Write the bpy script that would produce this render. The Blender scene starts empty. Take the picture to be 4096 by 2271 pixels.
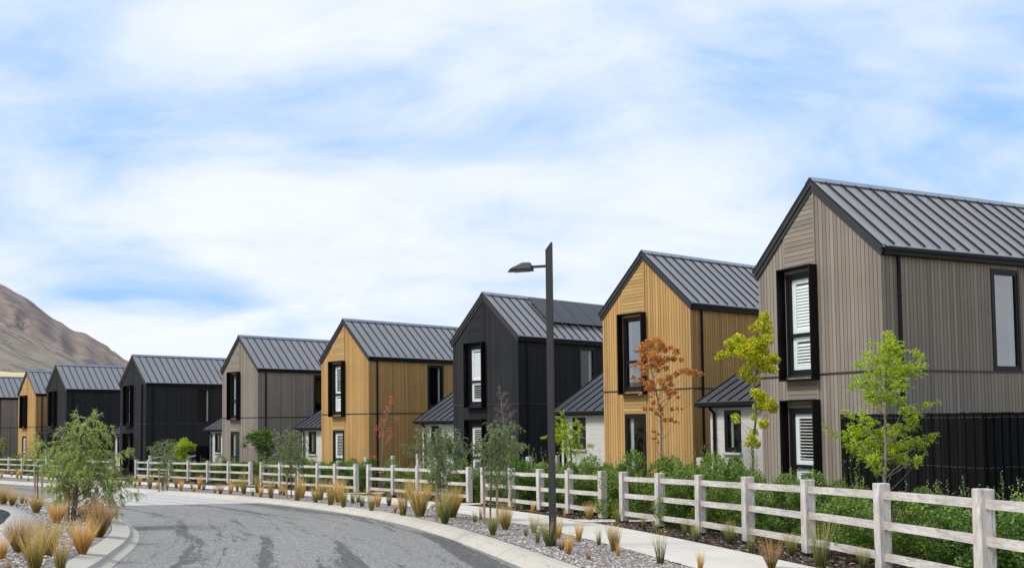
import bpy, bmesh, math, random
import numpy as np
from mathutils import Vector, Matrix
random.seed(7); RNG=np.random.default_rng(7)
sc=bpy.context.scene; COL=sc.collection
# ------------------------------------------------------------------ camera
F_=3896.28; CYP=1478.51; PIT=.0517; ROL=-.0116
cam=bpy.data.cameras.new('camera'); co=bpy.data.objects.new('camera',cam); COL.objects.link(co); sc.camera=co
cam.sensor_width=36; cam.lens=F_/4096*36; cam.shift_y=(CYP-1135.5)/4096; cam.clip_start=.1; cam.clip_end=20000
fw=Vector((0,math.cos(PIT),math.sin(PIT))); up=Vector((0,-math.sin(PIT),math.cos(PIT))); rt=Vector((1,0,0))
c_,s_=math.cos(ROL),math.sin(ROL)
R_=c_*rt+s_*up; U_=c_*up-s_*rt
co.matrix_world=Matrix(((R_.x,U_.x,-fw.x,0),(R_.y,U_.y,-fw.y,0),(R_.z,U_.z,-fw.z,0),(0,0,0,1)))
# ------------------------------------------------------------------ sun and sky
SUN_EL=math.radians(46); SUN_AZ=math.radians(-112)      # azimuth clockwise from +Y: sun stands to the left, a little behind the camera
sd=Vector((math.sin(SUN_AZ)*math.cos(SUN_EL),math.cos(SUN_AZ)*math.cos(SUN_EL),math.sin(SUN_EL)))
sl=bpy.data.lights.new('sun','SUN'); sl.energy=2.7; sl.angle=math.radians(15); sl.color=(1,.95,.87)
so=bpy.data.objects.new('sun',sl); COL.objects.link(so); so.rotation_euler=(-sd).to_track_quat('-Z','Y').to_euler()
sc.view_settings.view_transform='Standard'; sc.view_settings.look='None'; sc.view_settings.exposure=0.20; sc.view_settings.gamma=1
sc.cycles.max_bounces=8; sc.cycles.transparent_max_bounces=16
W=bpy.data.worlds.new('World'); sc.world=W; W.use_nodes=True
def world():
    nt=W.node_tree; nt.nodes.clear(); N=nt.nodes.new; L=nt.links.new
    out=N('ShaderNodeOutputWorld'); bg=N('ShaderNodeBackground'); L(bg.outputs[0],out.inputs[0]); bg.inputs[1].default_value=.12
    sky=N('ShaderNodeTexSky'); sky.sky_type='NISHITA'; sky.sun_disc=False; sky.sun_elevation=SUN_EL; sky.sun_rotation=SUN_AZ
    sky.air_density=1.0; sky.dust_density=.3; sky.ozone_density=1.5
    tc=N('ShaderNodeTexCoord'); sep=N('ShaderNodeSeparateXYZ'); L(tc.outputs['Generated'],sep.inputs[0])
    def m(op,a,b=None,c=None,clamp=False):
        n=N('ShaderNodeMath'); n.operation=op; n.use_clamp=clamp
        for i,x in enumerate((a,b,c)):
            if x is None: continue
            if hasattr(x,'links'): L(x,n.inputs[i])
            else: n.inputs[i].default_value=x
        return n.outputs[0]
    zc=m('MAXIMUM',sep.outputs[2],0.0); den=m('ADD',zc,.30)
    u=m('DIVIDE',sep.outputs[0],den); v=m('DIVIDE',sep.outputs[1],den)
    cb=N('ShaderNodeCombineXYZ'); L(u,cb.inputs[0]); L(v,cb.inputs[1])
    def noise(sx,sy,rot,scale,det,rough,dist,off):
        mp=N('ShaderNodeMapping'); L(cb.outputs[0],mp.inputs[0]); mp.inputs['Scale'].default_value=(sx,sy,1); mp.inputs['Rotation'].default_value=(0,0,rot); mp.inputs['Location'].default_value=off
        n=N('ShaderNodeTexNoise'); L(mp.outputs[0],n.inputs[0]); n.inputs['Scale'].default_value=scale; n.inputs['Detail'].default_value=det; n.inputs['Roughness'].default_value=rough; n.inputs['Distortion'].default_value=dist
        return n.outputs['Fac']
    big=noise(.8,1.0,math.radians(20),1.0,4,.55,.6,SKY_OFF)
    mid=noise(.9,1.2,math.radians(38),1.9,7,.58,.9,(3.1,1.7,0))
    fine=noise(.7,1.35,math.radians(34),3.4,8,.60,1.0,(7.3,2.2,0))
    a=m('MULTIPLY',big,.56); a=m('MULTIPLY_ADD',mid,.33,a); a=m('MULTIPLY_ADD',fine,.14,a)
    # blue openings where the photograph has them (direction, spread, strength); clouds thicken towards the horizon
    for (dx,dy,dz,sx,sz,k) in SKY_BLUE:
        q=math.sqrt(dx*dx+dy*dy+dz*dz)
        e1=m('MULTIPLY',m('SUBTRACT',m('DIVIDE',sep.outputs[0],m('MAXIMUM',sep.outputs[1],.05)),dx/dy),1/sx)
        e2=m('MULTIPLY',m('SUBTRACT',m('DIVIDE',sep.outputs[2],m('MAXIMUM',sep.outputs[1],.05)),dz/dy),1/sz)
        r2=m('ADD',m('MULTIPLY',e1,e1),m('MULTIPLY',e2,e2))
        a=m('MULTIPLY_ADD',m('EXPONENT',m('MULTIPLY',r2,-1)),-k,a)
    hz=m('EXPONENT',m('MULTIPLY',zc,-7.0)); a=m('MULTIPLY_ADD',hz,.16,a)
    rp=N('ShaderNodeValToRGB'); L(a,rp.inputs[0]); e=rp.color_ramp.elements
    e[0].position=.415; e[0].color=(0,0,0,1); e[1].position=.62; e[1].color=(1,1,1,1); e.new(.48).color=(.40,.40,.40,1); e.new(.55).color=(.78,.78,.78,1)
    blue=N('ShaderNodeMix'); blue.data_type='RGBA'; blue.blend_type='MIX'; blue.inputs[0].default_value=.85
    L(sky.outputs[0],blue.inputs[6]); blue.inputs[7].default_value=(2.75,4.7,7.8,1)
    cl=N('ShaderNodeMix'); cl.data_type='RGBA'; L(fine,cl.inputs[0]); cl.inputs[6].default_value=(6.0,6.6,7.45,1); cl.inputs[7].default_value=(7.3,7.5,7.8,1)
    mx=N('ShaderNodeMix'); mx.data_type='RGBA'; L(rp.outputs[0],mx.inputs[0]); L(blue.outputs[2],mx.inputs[6]); L(cl.outputs[2],mx.inputs[7])
    L(mx.outputs[2],bg.inputs[0])
def skydir(px,py):
    X=px-2048; Y=py-CYP; return R_*X+U_*(-Y)+fw*F_
SKY_OFF=(0.6,0.2,0)
SKY_BLUE=[]
for dx,dy,dz,sx,sz,k in ((-.49,1,.41,.10,.06,.08),(-.44,1,.31,.13,.04,.07),(-.138,1,.285,.11,.028,.11),(-.16,1,.345,.11,.03,.07),(.0,1,.315,.08,.025,.05),(-.40,1,.135,.12,.010,.08),(.23,1,.34,.08,.05,.05),(.49,1,.31,.06,.06,.05),
        (-.30,1,.41,.10,.035,-.08),(-.26,1,.235,.15,.03,-.06),(-.42,1,.10,.10,.015,-.06),(-.02,1,.25,.10,.02,-.05),(.14,1,.38,.08,.04,-.05)):
    SKY_BLUE.append((dx,dy,dz,sx,sz,k))
world()
# ------------------------------------------------------------------ helpers
def nobj(name,me,mats,parent=None,kind=None,**p):
    o=bpy.data.objects.new(name,me); COL.objects.link(o)
    for m in (mats if isinstance(mats,(list,tuple)) else [mats]): 
        if m is not None: me.materials.append(m)
    if parent is not None: o.parent=parent
    if kind: o['kind']=kind
    for k,v in p.items(): o[k]=v
    return o
def fastmesh(name,V,Fc,smooth=False):
    V=np.asarray(V,dtype=np.float32).reshape(-1,3); Fc=np.asarray(Fc,dtype=np.int32); k=Fc.shape[1]
    me=bpy.data.meshes.new(name); me.vertices.add(len(V)); me.vertices.foreach_set('co',V.ravel())
    me.loops.add(Fc.size); me.loops.foreach_set('vertex_index',Fc.ravel()); me.polygons.add(len(Fc))
    me.polygons.foreach_set('loop_start',np.arange(0,Fc.size,k,dtype=np.int32)); me.polygons.foreach_set('loop_total',np.full(len(Fc),k,dtype=np.int32))
    if smooth: me.polygons.foreach_set('use_smooth',np.ones(len(Fc),dtype=bool))
    me.update(calc_edges=True); return me
class MB:
    def __init__(s): s.v=[]; s.f=[]
    def poly(s,pts):
        n=len(s.v); s.v+= [tuple(p) for p in pts]; s.f.append(tuple(range(n,n+len(pts))))
    def box(s,x0,x1,y0,y1,z0,z1):
        n=len(s.v); s.v+=[(x0,y0,z0),(x1,y0,z0),(x1,y1,z0),(x0,y1,z0),(x0,y0,z1),(x1,y0,z1),(x1,y1,z1),(x0,y1,z1)]
        s.f+=[tuple(n+i for i in q) for q in ((0,3,2,1),(4,5,6,7),(0,1,5,4),(1,2,6,5),(2,3,7,6),(3,0,4,7))]
    def bar(s,a,b,w,h,up=(0,0,1)):
        a=Vector(a); b=Vector(b); d=(b-a).normalized(); u=Vector(up); r=d.cross(u).normalized(); u=r.cross(d)
        n=len(s.v)
        for p in (a,b):
            for i,j in ((-1,-1),(1,-1),(1,1),(-1,1)): s.v.append(tuple(p+r*(w/2*i)+u*(h/2*j)))
        s.f+=[tuple(n+i for i in q) for q in ((0,1,2,3),(7,6,5,4),(0,4,5,1),(1,5,6,2),(2,6,7,3),(3,7,4,0))]
    def tube(s,pts,rs,k=6,cap=True):
        pts=[Vector(p) for p in pts]; n0=len(s.v)
        for i,p in enumerate(pts):
            d=(pts[min(i+1,len(pts)-1)]-pts[max(i-1,0)]).normalized()
            a=d.cross(Vector((.13,.97,.2))).normalized(); b=d.cross(a)
            for j in range(k):
                t=2*math.pi*j/k; s.v.append(tuple(p+(a*math.cos(t)+b*math.sin(t))*rs[i]))
        for i in range(len(pts)-1):
            for j in range(k):
                s.f.append((n0+i*k+j,n0+i*k+(j+1)%k,n0+(i+1)*k+(j+1)%k,n0+(i+1)*k+j))
        if cap: s.f.append(tuple(n0+j for j in range(k))[::-1]); s.f.append(tuple(n0+(len(pts)-1)*k+j for j in range(k)))
    def mesh(s,name,fix=True,smooth=False):
        me=bpy.data.meshes.new(name); me.from_pydata(s.v,[],s.f)
        if fix:
            bm=bmesh.new(); bm.from_mesh(me); bmesh.ops.recalc_face_normals(bm,faces=bm.faces); bm.to_mesh(me); bm.free()
        if smooth:
            for p in me.polygons: p.use_smooth=True
        me.update(); return me
    def build(s,name,mat,parent=None,bev=0,smooth=False,**k):
        o=nobj(name,s.mesh(name,smooth=smooth),mat,parent,**k)
        if bev:
            b=o.modifiers.new('bevel','BEVEL'); b.width=bev; b.segments=1; b.limit_method='ANGLE'
        return o
def empty(name,loc,rz=0,label=None,cat=None,group=None):
    o=bpy.data.objects.new(name,None); COL.objects.link(o); o.location=loc; o.rotation_euler=(0,0,rz); o.empty_display_size=.3
    tag(o,label,cat,group); return o
def tag(o,label=None,cat=None,group=None):
    if label: o['label']=label
    if cat: o['category']=cat
    if group: o['group']=group
    return o
# ------------------------------------------------------------------ materials
class NT:
    def __init__(s,name):
        s.m=bpy.data.materials.new(name); s.m.use_nodes=True; s.t=s.m.node_tree; s.t.nodes.clear()
        s.out=s.t.nodes.new('ShaderNodeOutputMaterial')
    def N(s,t,**k):
        n=s.t.nodes.new(t)
        for a,b in k.items(): setattr(n,a,b)
        return n
    def L(s,a,b): s.t.links.new(a,b)
    def set(s,sock,x):
        if hasattr(x,'links'): s.L(x,sock)
        else: sock.default_value=x
    def math(s,op,*a,clamp=False):
        n=s.N('ShaderNodeMath',operation=op,use_clamp=clamp)
        for i,x in enumerate(a): s.set(n.inputs[i],x)
        return n.outputs[0]
    def noise(s,vec,scale,det=4,rough=.55,dist=0,sc3=None):
        if sc3:
            mp=s.N('ShaderNodeMapping'); s.L(vec,mp.inputs[0]); mp.inputs['Scale'].default_value=sc3; vec=mp.outputs[0]
        n=s.N('ShaderNodeTexNoise'); s.L(vec,n.inputs[0]); n.inputs['Scale'].default_value=scale; n.inputs['Detail'].default_value=det; n.inputs['Roughness'].default_value=rough; n.inputs['Distortion'].default_value=dist
        return n.outputs['Fac']
    def ramp(s,fac,stops,interp='LINEAR'):
        r=s.N('ShaderNodeValToRGB'); s.L(fac,r.inputs[0]); e=r.color_ramp.elements; r.color_ramp.interpolation=interp
        while len(e)<len(stops): e.new(.5)
        for i,(p,c) in enumerate(stops): e[i].position=p; e[i].color=(c if len(c)==4 else tuple(c)+(1,))
        return r.outputs[0]
    def mix(s,fac,a,b,bt='MIX'):
        n=s.N('ShaderNodeMix',data_type='RGBA',blend_type=bt); s.set(n.inputs[0],fac)
        for i,x in ((6,a),(7,b)):
            if isinstance(x,tuple) and len(x)==3: x=x+(1,)
            s.set(n.inputs[i],x)
        return n.outputs[2]
    def bsdf(s,col,rough=.7,spec=.3,metal=0,height=None,hs=.3,hd=.01):
        b=s.N('ShaderNodeBsdfPrincipled'); 
        if isinstance(col,tuple) and len(col)==3: col=col+(1,)
        s.set(b.inputs['Base Color'],col); s.set(b.inputs['Roughness'],rough); b.inputs['Specular IOR Level'].default_value=spec; b.inputs['Metallic'].default_value=metal
        if height is not None:
            bp=s.N('ShaderNodeBump'); bp.inputs['Strength'].default_value=hs; bp.inputs['Distance'].default_value=hd; s.L(height,bp.inputs['Height']); s.L(bp.outputs[0],b.inputs['Normal'])
        s.L(b.outputs[0],s.out.inputs[0]); return b
    def obj(s): return s.N('ShaderNodeTexCoord').outputs['Object']
    def pos(s): return s.N('ShaderNodeNewGeometry').outputs['Position']
def cladding(name,col,horiz=False,pitch=.118,var=.30,groove=.12):
    n=NT(name); o=n.obj(); sp=n.N('ShaderNodeSeparateXYZ'); n.L(o,sp.inputs[0])
    c=sp.outputs[2] if horiz else n.math('ADD',sp.outputs[0],sp.outputs[1])
    c=n.math('DIVIDE',c,pitch); fr=n.math('FRACT',n.math('ADD',c,100.0)); fl=n.math('FLOOR',c)
    wn=n.N('ShaderNodeTexWhiteNoise',noise_dimensions='1D'); n.L(fl,wn.inputs['W'])
    g=n.math('LESS_THAN',n.math('ABSOLUTE',n.math('SUBTRACT',fr,.5)),.445)       # 1 on the board, 0 in the groove
    grain=n.noise(o,2.2,7,.65,.3,(1.5,1.5,22) if horiz else (16,16,.7)); blot=n.noise(o,.55,4,.6)
    k=n.math('MULTIPLY_ADD',wn.outputs['Value'],var,1-var/2); k=n.math('MULTIPLY',k,n.math('MULTIPLY_ADD',grain,.36,.82)); k=n.math('MULTIPLY',k,n.math('MULTIPLY_ADD',blot,.40,.80))
    st=n.noise(o,1.0,6,.7,.2,(.3,.3,5) if horiz else (5,5,.22)); k=n.math('MULTIPLY',k,n.math('MULTIPLY_ADD',st,.5,.75)); k=n.math('MULTIPLY',k,n.math('MULTIPLY_ADD',g,1-groove,groove))
    cc=n.N('ShaderNodeVectorMath',operation='SCALE'); cc.inputs[0].default_value=col; n.L(k,cc.inputs['Scale'])
    h=n.math('ADD',g,n.math('MULTIPLY',grain,.15))
    n.bsdf(cc.outputs[0],.8,.12,height=h,hs=.55,hd=.008); return n.m
def simple(name,col,rough=.6,spec=.3,metal=0,var=.12,scale=6,bump=0):
    n=NT(name); o=n.obj(); f=n.noise(o,scale,5,.6); k=n.math('MULTIPLY_ADD',f,var*2,1-var)
    cc=n.N('ShaderNodeVectorMath',operation='SCALE'); cc.inputs[0].default_value=col; n.L(k,cc.inputs['Scale'])
    n.bsdf(cc.outputs[0],rough,spec,metal,height=f if bump else None,hs=bump,hd=.01); return n.m
M={}
M['yellow']=cladding('ochre_stained_cladding',(.46,.275,.105)); M['yellow_h']=cladding('ochre_stained_boards',(.46,.29,.12),True)
M['taupe']=cladding('taupe_stained_cladding',(.255,.218,.180)); M['taupe_h']=cladding('taupe_stained_boards',(.265,.227,.188),True)
M['black']=cladding('black_stained_cladding',(.030,.030,.032),groove=.08); M['black_h']=cladding('black_stained_boards',(.026,.027,.030),True,groove=.3)
M['black_fence']=cladding('black_paling',(.0085,.008,.0085),False,.115,.9,.3)
M['slat']=cladding('black_slats',(.012,.012,.013),True,.12,.3,.1)
def roofmat():
    n=NT('sheen_toned_seam_steel'); o=n.obj(); f=n.noise(o,1.3,5,.6,0,(1,1,1)); f2=n.noise(o,9,4,.6)
    col=n.mix(n.math('MULTIPLY',f,1.0),(.215,.203,.197),(.285,.27,.262))  # base lightened, sky sheen on the main slopes put into the colour
    n.bsdf(col,n.math('MULTIPLY_ADD',f2,.16,.30),.8,0,height=f,hs=.06,hd=.02); return n.m
M['roof']=roofmat()
n_=NT('wing_steel_no_sheen'); f_=n_.noise(n_.obj(),1.5,5,.6); n_.bsdf(n_.mix(f_,(.040,.041,.045),(.062,.062,.067)),n_.math('MULTIPLY_ADD',f_,.2,.32),.5); M['roof_dark']=n_.m  # roof steel kept dark, without the sheen painted into the main slopes
M['seam']=simple('seam_painted_shade',(.012,.012,.013),.5,.3)  # same steel painted darker, standing in for shade on the seams
M['ridge']=simple('ridge_sky_tint',(.19,.22,.26),.30,.6,0,.2,2.5)  # bluish sky reflection put into the ridge colour
M['trim']=simple('dark_trim',(.032,.031,.031),.45,.4,0,.35,3)
M['alum']=simple('black_aluminium',(.005,.005,.0055),.5,.2,0,.1,8)
M['frame']=simple('window_frame_black',(.008,.008,.009),.45,.25,0,.1,8)
M['white']=simple('white_shutter_paint',(.80,.81,.79),.45,.3,0,.03,8)
M['dark']=simple('dim_interior',(.13,.12,.11),.9,.1)
M['curtain']=simple('pale_curtain',(.55,.60,.57),.8,.1)
def glass(name,tint=(.97,1.0,.99),ior=1.75):
    n=NT(name); fr=n.N('ShaderNodeFresnel'); n.L(n.math('MULTIPLY_ADD',n.N('ShaderNodeNewGeometry').outputs['Backfacing'],1/ior-ior,ior),fr.inputs[0])
    g=n.N('ShaderNodeBsdfGlossy'); g.inputs['Roughness'].default_value=.015; t=n.N('ShaderNodeBsdfTransparent'); t.inputs[0].default_value=tint+(1,)
    nz=n.noise(n.obj(),1.1,2,.5); bp=n.N('ShaderNodeBump'); bp.inputs['Strength'].default_value=.05; bp.inputs['Distance'].default_value=.02; n.L(nz,bp.inputs['Height']); n.L(bp.outputs[0],g.inputs['Normal'])
    mx=n.N('ShaderNodeMixShader'); n.L(fr.outputs[0],mx.inputs[0]); n.L(t.outputs[0],mx.inputs[1]); n.L(g.outputs[0],mx.inputs[2]); n.L(mx.outputs[0],n.out.inputs[0]); return n.m
M['glass']=glass('window_glass'); M['glass_dark']=glass('tinted_window_glass',(.35,.40,.40),4.0)
def brick():
    n=NT('painted_pale_brick'); o=n.obj(); sp=n.N('ShaderNodeSeparateXYZ'); n.L(o,sp.inputs[0]); cb=n.N('ShaderNodeCombineXYZ'); n.L(n.math('ADD',sp.outputs[0],sp.outputs[1]),cb.inputs[0]); n.L(sp.outputs[2],cb.inputs[1])
    b=n.N('ShaderNodeTexBrick'); n.L(cb.outputs[0],b.inputs[0]); b.inputs['Scale'].default_value=1; b.inputs['Brick Width'].default_value=.30; b.inputs['Row Height'].default_value=.16; b.inputs['Mortar Size'].default_value=.008
    b.inputs['Color1'].default_value=(.60,.58,.53,1); b.inputs['Color2'].default_value=(.54,.52,.475,1); b.inputs['Mortar'].default_value=(.47,.45,.41,1)
    f=n.noise(o,14,6,.65); col=n.mix(.35,b.outputs[0],n.ramp(f,[(.3,(.40,.39,.36)),(.7,(.66,.64,.60))]))
    h=n.math('ADD',n.math('MULTIPLY',b.outputs['Fac'],-1),n.math('MULTIPLY',f,.5)); n.bsdf(col,.85,.15,height=h,hs=.35,hd=.012); return n.m
M['brick']=brick()
def timber():
    n=NT('weathered_pale_timber'); o=n.obj(); at=n.N('ShaderNodeAttribute',attribute_name='gr'); 
    uv=n.N('ShaderNodeUVMap'); g=n.noise(uv.outputs[0],3.0,8,.75,1.2,(1,8,1)); k=n.noise(o,1.7,5,.65,.8); d=n.noise(uv.outputs[0],1.2,4,.6,2.0,(3.0,9,1)); 
    col=n.ramp(g,[(.28,(.30,.27,.24)),(.46,(.56,.525,.485)),(.66,(.76,.73,.69))])
    col=n.mix(n.ramp(k,[(.35,(0,0,0)),(.7,(.65,.65,.65))]),col,(.36,.285,.245)); col=n.mix(n.ramp(d,[(.52,(0,0,0)),(.68,(.62,.62,.62))]),col,(.20,.185,.185))
    n.bsdf(col,.85,.15,height=g,hs=.35,hd=.006); return n.m
M['timber']=timber()
M['rubber']=simple('black_post_foot',(.012,.012,.012),.6,.3)
M['stake']=simple('tan_timber_stake',(.36,.25,.15),.85,.1,0,.3,9)
M['bark']=simple('grey_brown_bark',(.13,.105,.085),.9,.1,0,.4,25,.5)
M['bark_pale']=simple('pale_bark',(.24,.21,.17),.9,.1,0,.3,25,.5)
M['tie']=simple('pale_tree_tie',(.5,.45,.38),.8,.1)
def leafmat(name,stops,trans=.35,rough=.55,ov=0):
    n=NT(name); g=n.N('ShaderNodeNewGeometry'); col=n.ramp(g.outputs['Random Per Island'],stops); nz=n.noise(n.obj(),1.6,3,.5)
    hs=n.N('ShaderNodeHueSaturation'); n.L(col,hs.inputs['Color']); oi=n.N('ShaderNodeObjectInfo'); n.L(n.math('MULTIPLY',n.math('MULTIPLY_ADD',nz,.8,.6),n.math('MULTIPLY_ADD',oi.outputs['Random'],ov,1-ov*.4)),hs.inputs['Value']); n.L(n.math('MULTIPLY_ADD',oi.outputs['Random'],-.03*(ov>0),.5+.01*(ov>0)),hs.inputs['Hue'])
    b=n.N('ShaderNodeBsdfPrincipled'); n.L(hs.outputs[0],b.inputs['Base Color']); b.inputs['Roughness'].default_value=rough; b.inputs['Specular IOR Level'].default_value=.25
    t=n.N('ShaderNodeBsdfTranslucent'); n.L(hs.outputs[0],t.inputs[0]); mx=n.N('ShaderNodeMixShader'); mx.inputs[0].default_value=trans
    n.L(b.outputs[0],mx.inputs[1]); n.L(t.outputs[0],mx.inputs[2]); n.L(mx.outputs[0],n.out.inputs[0]); return n.m
M['l_orange']=leafmat('autumn_orange_leaves',[(0,(.32,.06,.04)),(.2,(.60,.15,.05)),(.45,(.78,.28,.08)),(.65,(.85,.42,.10)),(.85,(.50,.40,.07)),(1,(.20,.24,.05))])
M['l_yellow']=leafmat('yellow_green_leaves',[(0,(.20,.32,.02)),(.4,(.45,.54,.02)),(.75,(.82,.75,.03)),(1,(.85,.55,.05))])
M['l_fern']=leafmat('bright_green_leaves',[(0,(.11,.23,.015)),(.35,(.29,.47,.02)),(.7,(.56,.68,.03)),(1,(.88,.84,.10))],.45)
M['l_green']=leafmat('mid_green_leaves',[(0,(.055,.12,.02)),(.5,(.12,.21,.03)),(1,(.25,.33,.06))])
M['l_wattle']=leafmat('grey_green_leaves',[(0,(.08,.13,.05)),(.4,(.16,.23,.09)),(.75,(.28,.34,.14)),(1,(.46,.46,.22))],.4)
M['l_wattle_y']=leafmat('soft_green_leaves',[(0,(.12,.19,.07)),(.35,(.25,.34,.10)),(.7,(.48,.54,.14)),(1,(.75,.74,.22))],.45)
M['l_dark']=leafmat('dark_bluish_leaves',[(0,(.02,.045,.03)),(1,(.07,.11,.06))],.25)
M['l_red']=leafmat('red_leaves',[(0,(.60,.09,.05)),(1,(.85,.26,.14))])
M['l_dry']=leafmat('dry_red_brown_twig_tips',[(0,(.14,.06,.04)),(1,(.28,.15,.10))])
M['l_hedge']=leafmat('hedge_leaves',[(0,(.05,.115,.02)),(.4,(.12,.23,.035)),(.8,(.24,.36,.07)),(1,(.40,.50,.13))],.4,ov=.55)
M['l_shoot']=leafmat('young_shoot_leaves',[(0,(.20,.31,.07)),(1,(.42,.50,.16))],.35)
def grassmat(name,base,midc,tip):
    n=NT(name); g=n.N('ShaderNodeNewGeometry'); sp=n.N('ShaderNodeSeparateXYZ'); n.L(n.obj(),sp.inputs[0])
    h=n.math('ADD',sp.outputs[2],n.math('MULTIPLY_ADD',g.outputs['Random Per Island'],.7,-.35))
    col=n.ramp(h,[(0,base),(.42,midc),(.95,tip)]); hs=n.N('ShaderNodeHueSaturation'); n.L(col,hs.inputs['Color'])
    wn=n.N('ShaderNodeTexWhiteNoise',noise_dimensions='1D'); n.L(g.outputs['Random Per Island'],wn.inputs['W']); n.L(n.math('MULTIPLY_ADD',wn.outputs['Value'],.9,.55),hs.inputs['Value'])
    b=n.N('ShaderNodeBsdfPrincipled'); n.L(hs.outputs[0],b.inputs['Base Color']); b.inputs['Roughness'].default_value=.6; b.inputs['Specular IOR Level'].default_value=.2
    t=n.N('ShaderNodeBsdfTranslucent'); n.L(hs.outputs[0],t.inputs[0]); mx=n.N('ShaderNodeMixShader'); mx.inputs[0].default_value=.35
    n.L(b.outputs[0],mx.inputs[1]); n.L(t.outputs[0],mx.inputs[2]); n.L(mx.outputs[0],n.out.inputs[0]); return n.m
M['g_green']=grassmat('tussock_green',(.11,.14,.035),(.21,.25,.07),(.62,.50,.20))
M['g_mixed']=grassmat('tussock_mixed',(.20,.17,.05),(.46,.35,.10),(.78,.54,.20))
M['g_gold']=grassmat('tussock_gold',(.42,.23,.06),(.72,.44,.12),(.88,.62,.26))
M['g_brown']=grassmat('tussock_brown',(.15,.12,.035),(.38,.23,.09),(.62,.38,.20))
def asphalt():
    n=NT('road_asphalt'); p=n.pos(); uv=n.N('ShaderNodeUVMap').outputs[0]
    v=n.N('ShaderNodeTexVoronoi'); n.L(p,v.inputs[0]); v.inputs['Scale'].default_value=42
    ag=n.ramp(v.outputs['Color'],[(.0,(.075,.067,.058)),(.45,(.235,.215,.19)),(1,(.60,.56,.50))])
    v2=n.noise(p,55,4,.8); ag=n.mix(.4,ag,n.ramp(v2,[(.35,(.06,.057,.053)),(.65,(.36,.345,.32))]))
    # damp streaks run along the kerb (u = metres from the kerb, v = metres along it)
    sx=n.noise(uv,1.0,8,.74,.5,(2.1,.10,1)); fine=n.noise(uv,1.0,7,.82,.3,(6.5,2.2,1)); 
    s=n.math('ADD',n.math('MULTIPLY',sx,.72),n.math('MULTIPLY',fine,.36)); 
    sp=n.N('ShaderNodeSeparateXYZ'); n.L(uv,sp.inputs[0])
    far=n.math('MULTIPLY',n.math('SUBTRACT',sp.outputs[1],22),.0035,clamp=False); far=n.math('MAXIMUM',n.math('MINIMUM',far,.015),-.01)
    s=n.math('SUBTRACT',s,far)
    wob=n.math('MULTIPLY',n.math('SUBTRACT',n.noise(uv,1.0,3,.5,0,(.01,.11,1)),.5),1.6)
    for cu,wd,k in ((.95,.24,.125),(2.75,.26,.10),(4.1,.10,.06),(5.35,.14,.085)):
        e=n.math('DIVIDE',n.math('SUBTRACT',n.math('ADD',sp.outputs[0],wob),cu),wd); s=n.math('MULTIPLY_ADD',n.math('EXPONENT',n.math('MULTIPLY',n.math('MULTIPLY',e,e),-1)),k,s)
    for cu in (.62,1.35,3.3,4.75):      # thin damp lines along the curve
        e=n.math('ABSOLUTE',n.math('SUBTRACT',n.math('ADD',sp.outputs[0],n.math('MULTIPLY',wob,1.25)),cu)); s=n.math('MULTIPLY_ADD',n.math('EXPONENT',n.math('MULTIPLY',e,-22.0)),.10,s)
    wet=n.ramp(s,[(.590,(0,0,0)),(.618,(1,1,1))])
    edge=n.math('MULTIPLY',n.math('EXPONENT',n.math('MULTIPLY',n.math('ABSOLUTE',n.math('SUBTRACT',sp.outputs[0],6.3)),-3.2)),.0)
    ln=n.N('ShaderNodeVectorMath',operation='SCALE'); n.L(ag,ln.inputs[0]); big=n.noise(p,.35,4,.6); n.L(n.math('MULTIPLY_ADD',big,.30,.83),ln.inputs['Scale'])
    dk=n.N('ShaderNodeVectorMath',operation='SCALE'); n.L(ag,dk.inputs[0]); dk.inputs['Scale'].default_value=.42
    col=n.mix(wet,ln.outputs[0],dk.outputs[0])
    n.bsdf(col,n.math('MULTIPLY_ADD',wet,-.25,.92),.25,height=v.outputs['Distance'],hs=.5,hd=.008); return n.m
M['asphalt']=asphalt()
def concrete(name,c1,c2,joint=0,sc=5):
    n=NT(name); p=n.pos(); f=n.noise(p,sc,8,.7); f2=n.noise(p,.7,4,.6); v=n.noise(p,120,2,.6)
    col=n.mix(n.math('MULTIPLY_ADD',f,.6,n.math('MULTIPLY',v,.4)),c1,c2); col=n.mix(n.ramp(f2,[(.45,(0,0,0)),(.75,(.4,.4,.4))]),col,tuple(x*.72 for x in c1))
    if joint:
        uv=n.N('ShaderNodeUVMap').outputs[0]; sp=n.N('ShaderNodeSeparateXYZ'); n.L(uv,sp.inputs[0])
        fr=n.math('FRACT',n.math('DIVIDE',n.math('ADD',sp.outputs[joint-1],100),1.0 if joint==1 else 3.2)); j=n.math('LESS_THAN',fr,.06 if joint==1 else .008)
        col=n.mix(n.math('MULTIPLY',j,.75),col,(.12,.12,.12))
    n.bsdf(col,.85,.2,height=f,hs=.2,hd=.01); return n.m
M['path']=concrete('exposed_pale_concrete',(.56,.50,.42),(.76,.69,.585),2)
M['kerb']=concrete('kerb_concrete',(.40,.36,.29),(.60,.55,.46),2)
M['pale_road']=concrete('glare_washed_road',(.46,.43,.39),(.60,.57,.52),1)  # road tone washed out by glare, put into the colour
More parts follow.
